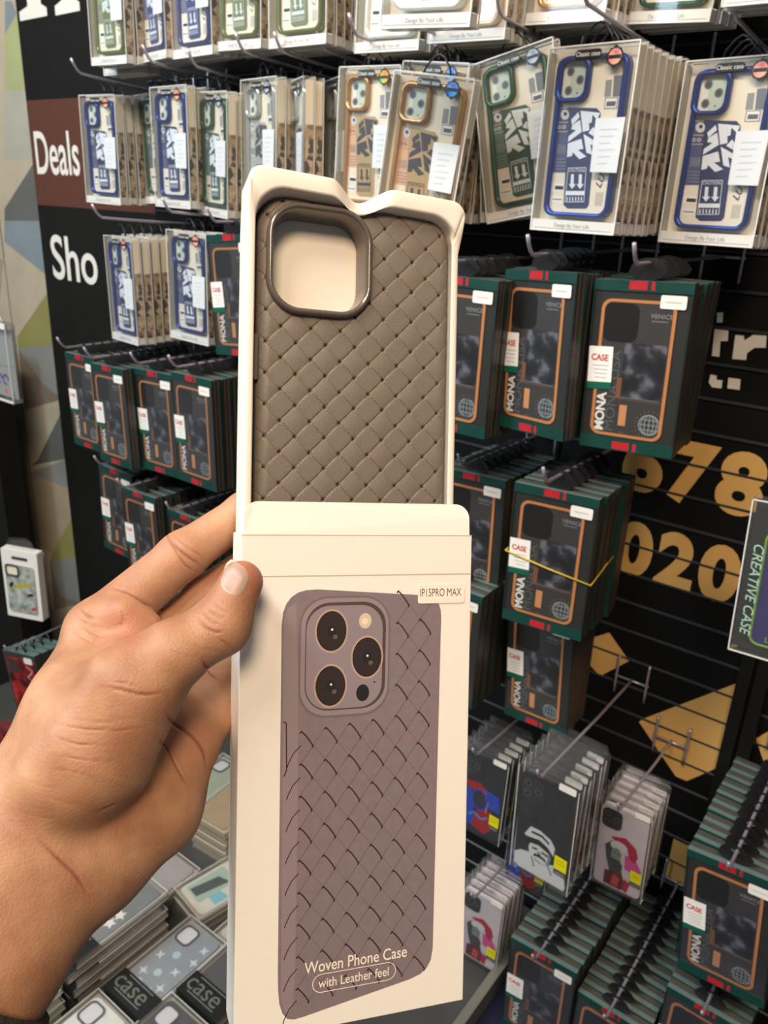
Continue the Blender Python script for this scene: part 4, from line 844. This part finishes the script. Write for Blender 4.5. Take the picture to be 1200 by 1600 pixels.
q.obj('camera_ring', wc, fix=True)
q = MB(); q.prism(rrect(X0 - .0009, X0 + .0006, .062, .0805, .0007, 3), .0085, .0125, TRIM); q.obj('side_button', wc)

# ------------------------------------------------------------------ the hand
def cp(px, py, z): return np.array([(px - 600) / F * z, (py - 800) / F * z, z])
PR = []                                       # (a, b, ra, rb, blend)
def chain(pts, k=.004):
    for (a, ra), (b, rb_) in zip(pts, pts[1:]): PR.append((cp(*a), cp(*b), ra, rb_, k))
FI = [([((150, 985, .322), .0118), ((285, 868, .338), .0098), ((385, 800, .3475), .0086), ((445, 762, .352), .0076)]),
      ([((202, 1050, .331), .0112), ((322, 934, .350), .0094), ((410, 870, .356), .0086), ((470, 835, .358), .0078)]),
      ([((262, 1125, .326), .0108), ((348, 1050, .348), .0092), ((420, 985, .353), .0084), ((470, 950, .355), .0076)]),
      ([((296, 1160, .322), .0108), ((350, 1105, .343), .0086), ((405, 1060, .351), .0076), ((440, 1030, .353), .0068)])]
W1, W2 = (-2, 1318, .283), (84, 1368, .287)
# palm
chain([((150, 985, .322), .0118), ((116, 1100, .305), .0142), (W1, .0175)], .012)
chain([((212, 1045, .325), .0120), ((120, 1170, .306), .0170), ((30, 1325, .283), .0200)], .012)
chain([((262, 1125, .324), .0125), ((170, 1240, .306), .0180), (W2, .0185)], .012)
chain([((292, 1168, .321), .0125), ((240, 1262, .309), .0165), ((150, 1345, .296), .0170), (W2, .0180)], .010)
chain([(W1, .0190), ((-190, 1520, .262), .024), ((-330, 1720, .245), .028)], .012)
chain([(W2, .0185), ((0, 1490, .270), .0205), ((-140, 1690, .250), .026)], .012)
chain([((30, 1325, .284), .0205), ((-110, 1520, .264), .026)], .012)
# thumb
chain([((105, 1215, .283), .0190), ((200, 1072, .284), .0142), ((268, 1024, .288), .0112), ((345, 978, .2945), .0097), ((377, 910, .2985), .0081)], .007)
chain([((160, 1175, .284), .0185), ((215, 1095, .287), .0140)], .010)
chain([((195, 1035, .305), .0100), ((120, 1110, .296), .0140)], .012)
chain([((196, 962, .3175), .0085), ((222, 985, .3185), .0085)], .006)
def capd(p, a, b, ra, rb_):
    ba = b - a; h = np.clip(((p - a) @ ba) / (ba @ ba), 0, 1); return np.linalg.norm(p - a - h[..., None] * ba, axis=-1) - (ra + (rb_ - ra) * h)
def smin(a, b, k): h = np.maximum(k - np.abs(a - b), 0) / k; return np.minimum(a, b) - h * h * k * .25
def finger_prims():
    out = []
    for ch in FI:
        out.append([(cp(*a), cp(*b), ra, rb_) for (a, ra), (b, rb_) in zip(ch, ch[1:])])
    return out
FP = finger_prims()
def sdf(p):
    d = None
    for a, b, ra, rb_, k in PR:
        c = capd(p, a, b, ra, rb_); d = c if d is None else smin(d, c, k)
    for ch in FP:
        e = None
        for a, b, ra, rb_ in ch:
            c = capd(p, a, b, ra, rb_); e = c if e is None else smin(e, c, .004)
        d = smin(d, e, .0045)
    return d
h_ = .00125
lo = np.array([-.262, -.025, .225]); hi = np.array([-.035, .215, .372])
N = np.ceil((hi - lo) / h_).astype(int)
h_ = h_
gx, gy, gz = (lo[i] + h_ * np.arange(N[i]) for i in range(3))
D = np.empty(N, np.float32)
YY, ZZ = np.meshgrid(gy, gz, indexing='ij')
for i in range(0, N[0], 8):
    xs_ = gx[i:i + 8]; pts = np.stack([np.broadcast_to(xs_[:, None, None], (len(xs_),) + YY.shape), np.broadcast_to(YY, (len(xs_),) + YY.shape), np.broadcast_to(ZZ, (len(xs_),) + YY.shape)], -1)
    D[i:i + 8] = sdf(pts)
D[0] = D[:, 0] = D[:, :, 0] = 1; D[-1] = D[:, -1] = D[:, :, -1] = 1
def surface_nets(D, lo, h):
    s = D < 0; c = [s[i:s.shape[0] - 1 + i, j:s.shape[1] - 1 + j, k:s.shape[2] - 1 + k] for i in (0, 1) for j in (0, 1) for k in (0, 1)]
    tot = sum(x.astype(np.int8) for x in c); act = (tot > 0) & (tot < 8); idx = np.argwhere(act); vid = -np.ones(act.shape, int); vid[act] = np.arange(len(idx))
    acc = np.zeros((len(idx), 3)); cnt = np.zeros(len(idx)); cor = [(i, j, k) for i in (0, 1) for j in (0, 1) for k in (0, 1)]
    val = {o: D[idx[:, 0] + o[0], idx[:, 1] + o[1], idx[:, 2] + o[2]] for o in cor}
    for a in cor:
        for ax in range(3):
            if a[ax] == 0:
                b = list(a); b[ax] = 1; b = tuple(b); va, vb = val[a], val[b]; m = (va < 0) != (vb < 0); t = np.where(m, va / np.where(m, va - vb, 1), 0)
                p = np.array(a, float)[None].repeat(len(idx), 0); p[:, ax] += t; acc += p * m[:, None]; cnt += m
    V = lo + h * (idx + acc / cnt[:, None]); Fs = []
    for ax in range(3):
        u, v = (ax + 1) % 3, (ax + 2) % 3
        sl0 = [slice(1, -1)] * 3; sl0[ax] = slice(0, -1); sl1 = list(sl0); sl1[ax] = slice(1, None)
        a, b = s[tuple(sl0)], s[tuple(sl1)]
        e = np.argwhere(a != b)
        if not len(e): continue
        off = np.ones(3, int); off[ax] = 0; e2 = e + off; fl_ = a[tuple(e.T)]
        def g(du, dv): w = e2.copy(); w[:, u] -= du; w[:, v] -= dv; return vid[tuple(w.T)]
        qd = np.stack([g(1, 1), g(0, 1), g(0, 0), g(1, 0)], 1); qd[~fl_] = qd[~fl_][:, ::-1]; Fs.append(qd)
    return V, np.concatenate(Fs)
HV, HF = surface_nets(D, lo, h_)
def subdiv(V, Fq):                             # split each quad in four
    e = np.sort(np.stack([Fq, np.roll(Fq, -1, 1)], -1).reshape(-1, 2), 1); ue, inv = np.unique(e, axis=0, return_inverse=True); inv = inv.reshape(-1, 4)
    nV = len(V); em = nV + inv; fcn = nV + len(ue) + np.arange(len(Fq))
    V2 = np.concatenate([V, V[ue].mean(1), V[Fq].mean(1)])
    return V2, np.concatenate([np.stack([Fq[:, k], em[:, k], fcn, em[:, (k - 1) % 4]], 1) for k in range(4)])
def grad(p, e=.0004): return np.stack([sdf(p + np.eye(3)[i] * e) - sdf(p - np.eye(3)[i] * e) for i in range(3)], -1)
HV, HF = subdiv(HV, HF)
for _ in range(2):
    HN = grad(HV); HN /= np.linalg.norm(HN, axis=1)[:, None]; HV = HV - HN * sdf(HV)[:, None]
CREASE = [([(258, 832), (272, 852), (296, 872), (314, 885)], 1.8, .0006), ([(262, 840), (276, 862), (290, 884), (310, 895)], 1.6, .0004), ([(268, 832), (290, 852), (312, 868), (322, 880)], 1.3, .0003),
          ([(176, 918), (205, 927), (228, 942), (246, 950)], 2.2, .0010), ([(308, 962), (322, 980), (340, 988), (350, 984)], 1.6, .0005), ([(316, 952), (330, 970), (350, 978)], 1.4, .0004), ([(322, 948), (340, 962), (356, 966)], 1.4, .0004), ([(330, 938), (345, 950), (360, 958)], 1.2, .0003), ([(340, 996), (362, 1012)], 1.4, .0003),
          ([(158, 1073), (190, 1078), (225, 1085), (258, 1081)], 1.8, .0006), ([(175, 1065), (200, 1068), (215, 1072)], 1.3, .0003), ([(85, 1130), (130, 1139), (185, 1141), (230, 1136)], 1.3, .0003), ([(80, 1150), (125, 1163), (180, 1162)], 1.3, .0003), ([(80, 1178), (135, 1188), (182, 1190)], 1.3, .00025), ([(68, 1200), (110, 1205), (150, 1214)], 1.3, .0002), ([(110, 1122), (160, 1128), (220, 1120)], 1.2, .0002),
          ([(258, 1112), (270, 1130), (300, 1150), (318, 1175), (324, 1202)], 2.2, .0010), ([(243, 1150), (262, 1172), (280, 1205), (294, 1228)], 1.8, .0006), ([(60, 1312), (95, 1345), (120, 1370), (140, 1402)], 2.4, .0006), ([(150, 1270), (185, 1255)], 2.0, .0004),
          ([(125, 948), (138, 962), (150, 968)], 1.5, .0005), ([(120, 965), (140, 975), (165, 982)], 1.2, .0003), ([(125, 978), (145, 990), (170, 998)], 1.2, .0003), ([(110, 985), (135, 1000), (155, 1010)], 1.2, .0002), ([(188, 950), (192, 968), (186, 985)], 1.5, .0003), ([(200, 970), (180, 978)], 1.3, .0002),
          ([(316, 1032), (328, 1050), (345, 1065)], 2.0, .0008)]
CREASE += [([(a, b), (a + 40, b + 14), (a + 75, b + 18)], 1.2, .00012) for a, b in ((30, 1215), (120, 1105), (60, 1240), (150, 1200), (20, 1262), (250, 1010), (280, 1000))]
def topx(V): return np.stack([600 + F * V[:, 0] / V[:, 2], 800 + F * V[:, 1] / V[:, 2]], 1)
px_ = topx(HV); red = np.zeros(len(HV)); dark = np.zeros(len(HV)); front = HN[:, 2] < .25; disp = np.zeros(len(HV))
def smooth_line(P, n=8):                       # rounded polyline through the points
    P = [np.array(p, float) for p in P]; Q = [2 * P[0] - P[1]] + P + [2 * P[-1] - P[-2]]; out = []
    for k in range(1, len(Q) - 2):
        for t in np.arange(n) / n: out.append(.5 * (2 * Q[k] + (Q[k + 1] - Q[k - 1]) * t + (2 * Q[k - 1] - 5 * Q[k] + 4 * Q[k + 1] - Q[k + 2]) * t ** 2 + (3 * Q[k] - Q[k - 1] - 3 * Q[k + 1] + Q[k + 2]) * t ** 3))
    return out + [P[-1]]
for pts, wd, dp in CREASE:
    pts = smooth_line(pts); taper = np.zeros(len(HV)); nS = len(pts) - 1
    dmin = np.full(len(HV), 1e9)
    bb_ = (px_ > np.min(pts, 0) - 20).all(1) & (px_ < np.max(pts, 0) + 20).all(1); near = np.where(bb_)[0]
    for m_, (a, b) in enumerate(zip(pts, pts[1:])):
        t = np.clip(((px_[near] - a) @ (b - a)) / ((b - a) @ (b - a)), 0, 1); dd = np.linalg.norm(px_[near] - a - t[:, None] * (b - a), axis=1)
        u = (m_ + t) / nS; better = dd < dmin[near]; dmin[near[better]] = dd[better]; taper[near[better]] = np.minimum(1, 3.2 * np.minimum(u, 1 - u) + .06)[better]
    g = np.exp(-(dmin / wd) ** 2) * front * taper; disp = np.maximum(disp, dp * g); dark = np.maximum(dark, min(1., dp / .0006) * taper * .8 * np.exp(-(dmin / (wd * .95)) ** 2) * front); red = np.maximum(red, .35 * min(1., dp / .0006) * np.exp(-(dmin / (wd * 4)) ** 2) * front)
HV2 = HV - HN * disp[:, None]
for c, r_, w_ in (((195, 972), 45, .55), ((385, 895), 34, .8), ((250, 850), 40, .25), ((290, 1150), 40, .35), ((215, 1120), 60, .2), ((330, 900), 40, .35)):
    red = np.maximum(red, w_ * np.exp(-(np.linalg.norm(px_ - np.array(c), axis=1) / r_) ** 2))
Rw = lambda V: (R3 @ V.T).T
SKIN = bpy.data.materials.new('skin'); SKIN.use_nodes = True; nt = SKIN.node_tree; bs = nt.nodes['Principled BSDF']
bs.inputs['Roughness'].default_value = .5; bs.inputs['Specular IOR Level'].default_value = .35
bs.inputs['Subsurface Weight'].default_value = .12; bs.inputs['Subsurface Radius'].default_value = (.006, .002, .001); bs.inputs['Subsurface Scale'].default_value = .6
at = nt.nodes.new('ShaderNodeAttribute'); at.attribute_name = 'flush'; tc = nt.nodes.new('ShaderNodeTexCoord')
nz1 = nt.nodes.new('ShaderNodeTexNoise'); nz1.inputs['Scale'].default_value = 55; nz1.inputs['Detail'].default_value = 5
nz2 = nt.nodes.new('ShaderNodeTexNoise'); nz2.inputs['Scale'].default_value = 900; nz2.inputs['Detail'].default_value = 3
nz3 = nt.nodes.new('ShaderNodeTexVoronoi'); nz3.inputs['Scale'].default_value = 700
for k in (nz1, nz2, nz3): nt.links.new(tc.outputs['Object'], k.inputs['Vector'])
rp = nt.nodes.new('ShaderNodeValToRGB'); rp.color_ramp.elements[0].position = .3; rp.color_ramp.elements[1].position = .72
rp.color_ramp.elements[0].color = lin('#97694b'); rp.color_ramp.elements[1].color = lin('#ba8e6d')
mx = nt.nodes.new('ShaderNodeMix'); mx.data_type = 'RGBA'; mx.inputs['B'].default_value = lin('#a4624c')
nt.links.new(nz1.outputs['Fac'], rp.inputs[0]); nt.links.new(rp.outputs[0], mx.inputs['A']); nt.links.new(at.outputs['Fac'], mx.inputs['Factor']); 
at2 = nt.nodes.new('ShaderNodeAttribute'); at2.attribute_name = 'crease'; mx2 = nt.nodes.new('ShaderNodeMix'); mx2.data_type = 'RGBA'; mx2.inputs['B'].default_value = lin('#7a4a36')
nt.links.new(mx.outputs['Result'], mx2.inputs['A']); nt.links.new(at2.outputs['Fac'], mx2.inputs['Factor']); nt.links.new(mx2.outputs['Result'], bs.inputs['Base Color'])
bp = nt.nodes.new('ShaderNodeBump'); bp.inputs['Strength'].default_value = .32; bp.inputs['Distance'].default_value = .0006; nt.links.new(nz2.outputs['Fac'], bp.inputs['Height'])
nt.links.new(bp.outputs[0], bs.inputs['Normal'])
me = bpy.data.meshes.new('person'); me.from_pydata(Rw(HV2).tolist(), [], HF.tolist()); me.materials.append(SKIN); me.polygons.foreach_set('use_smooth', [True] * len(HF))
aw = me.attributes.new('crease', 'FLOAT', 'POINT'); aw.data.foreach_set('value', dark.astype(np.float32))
av = me.attributes.new('flush', 'FLOAT', 'POINT'); av.data.foreach_set('value', red.astype(np.float32)); me.update()
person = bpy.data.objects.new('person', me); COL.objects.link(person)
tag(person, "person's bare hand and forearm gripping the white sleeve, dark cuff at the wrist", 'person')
# nail: a thin plate laid on the thumb tip
NO = np.array([(361, 877), (375, 884), (387, 898), (385, 913), (374, 928), (358, 926), (346, 913), (351, 897)], float); nc = NO.mean(0); NO = nc + (NO - nc) * 1.13
def onskin(p):
    d = np.array([(p[0] - 600) / F, (p[1] - 800) / F, 1.]); t = .26
    for _ in range(80):
        s_ = float(sdf((d * t)[None])[0])
        if s_ < 1e-5: break
        t += s_ * .9
    return d * min(t, .31)
V = []; K = 6; M_ = 32
th = np.linspace(0, 2 * np.pi, M_, endpoint=False); an = np.arctan2(NO[:, 1] - nc[1], NO[:, 0] - nc[0]); rd_ = np.linalg.norm(NO - nc, axis=1); od = np.argsort(an)
rad = np.interp(th, np.concatenate([an[od] - 2 * np.pi, an[od], an[od] + 2 * np.pi]) , np.tile(rd_[od], 3)); rad = np.interp(th, np.concatenate([an[od] - 2 * np.pi, an[od], an[od] + 2 * np.pi]), np.tile(rd_[od], 3))
for k in range(K + 1):
    for i in range(M_):
        p = nc + np.array([math.cos(th[i]), math.sin(th[i])]) * rad[i] * k / K; s_ = onskin(p); g = grad(s_[None])[0]; g /= np.linalg.norm(g)
        V.append(s_ + g * (.00055 * (1 - (k / K) ** 4) + .0001 - (.0004 if k == K else 0)))
V = np.array(V); fcs = [(k * M_ + i, k * M_ + (i + 1) % M_, (k + 1) * M_ + (i + 1) % M_, (k + 1) * M_ + i) for k in range(K) for i in range(M_)]
q = MB(); q.add(Rw(V).tolist(), fcs[-M_:], mat('nail_rim', '#d3b9a6', .5), True); q.add(Rw(V).tolist(), fcs[:-M_], mat('nail', '#a88b7c', .42, var=.05, scale=200), True)
o = q.obj('thumbnail', person, fix=True)
o['label'] = 'pale pinkish thumbnail'
# knitted cuff round the forearm, at the lower end of what shows
KN = mat('dark_knit', '#2c2520', .8, var=.4, scale=700, bump=.8)
q = MB(); c0, c1 = Rw(np.array([cp(-128, 1490, .264), cp(-235, 1650, .250)])); c0, c1 = Vector(c0.tolist()), Vector(c1.tolist())
ax = (c1 - c0).normalized(); u_ = Vector(Rw(np.array([[.9, .43, 0.]]))[0].tolist()); u_ = (u_ - ax * u_.dot(ax)).normalized(); v_ = ax.cross(u_)
V = []; m_ = 40
for k, (t_, g_) in enumerate(((0., .90), (-.001, 1.), (.002, 1.03), (.012, 1.06), (.04, 1.1), (.09, 1.15))):
    for i in range(m_):
        a = 2 * math.pi * i / m_; V.append(c0 + ax * t_ + (u_ * math.cos(a) * .0485 + v_ * math.sin(a) * .036) * g_ * (1 + .012 * math.sin(20 * a)))
q.add(V, [(k * m_ + i, k * m_ + (i + 1) % m_, (k + 1) * m_ + (i + 1) % m_, (k + 1) * m_ + i) for k in range(5) for i in range(m_)], KN, True)
o = q.obj('sleeve_cuff', person, fix=True); o['label'] = 'dark brown knitted cuff'
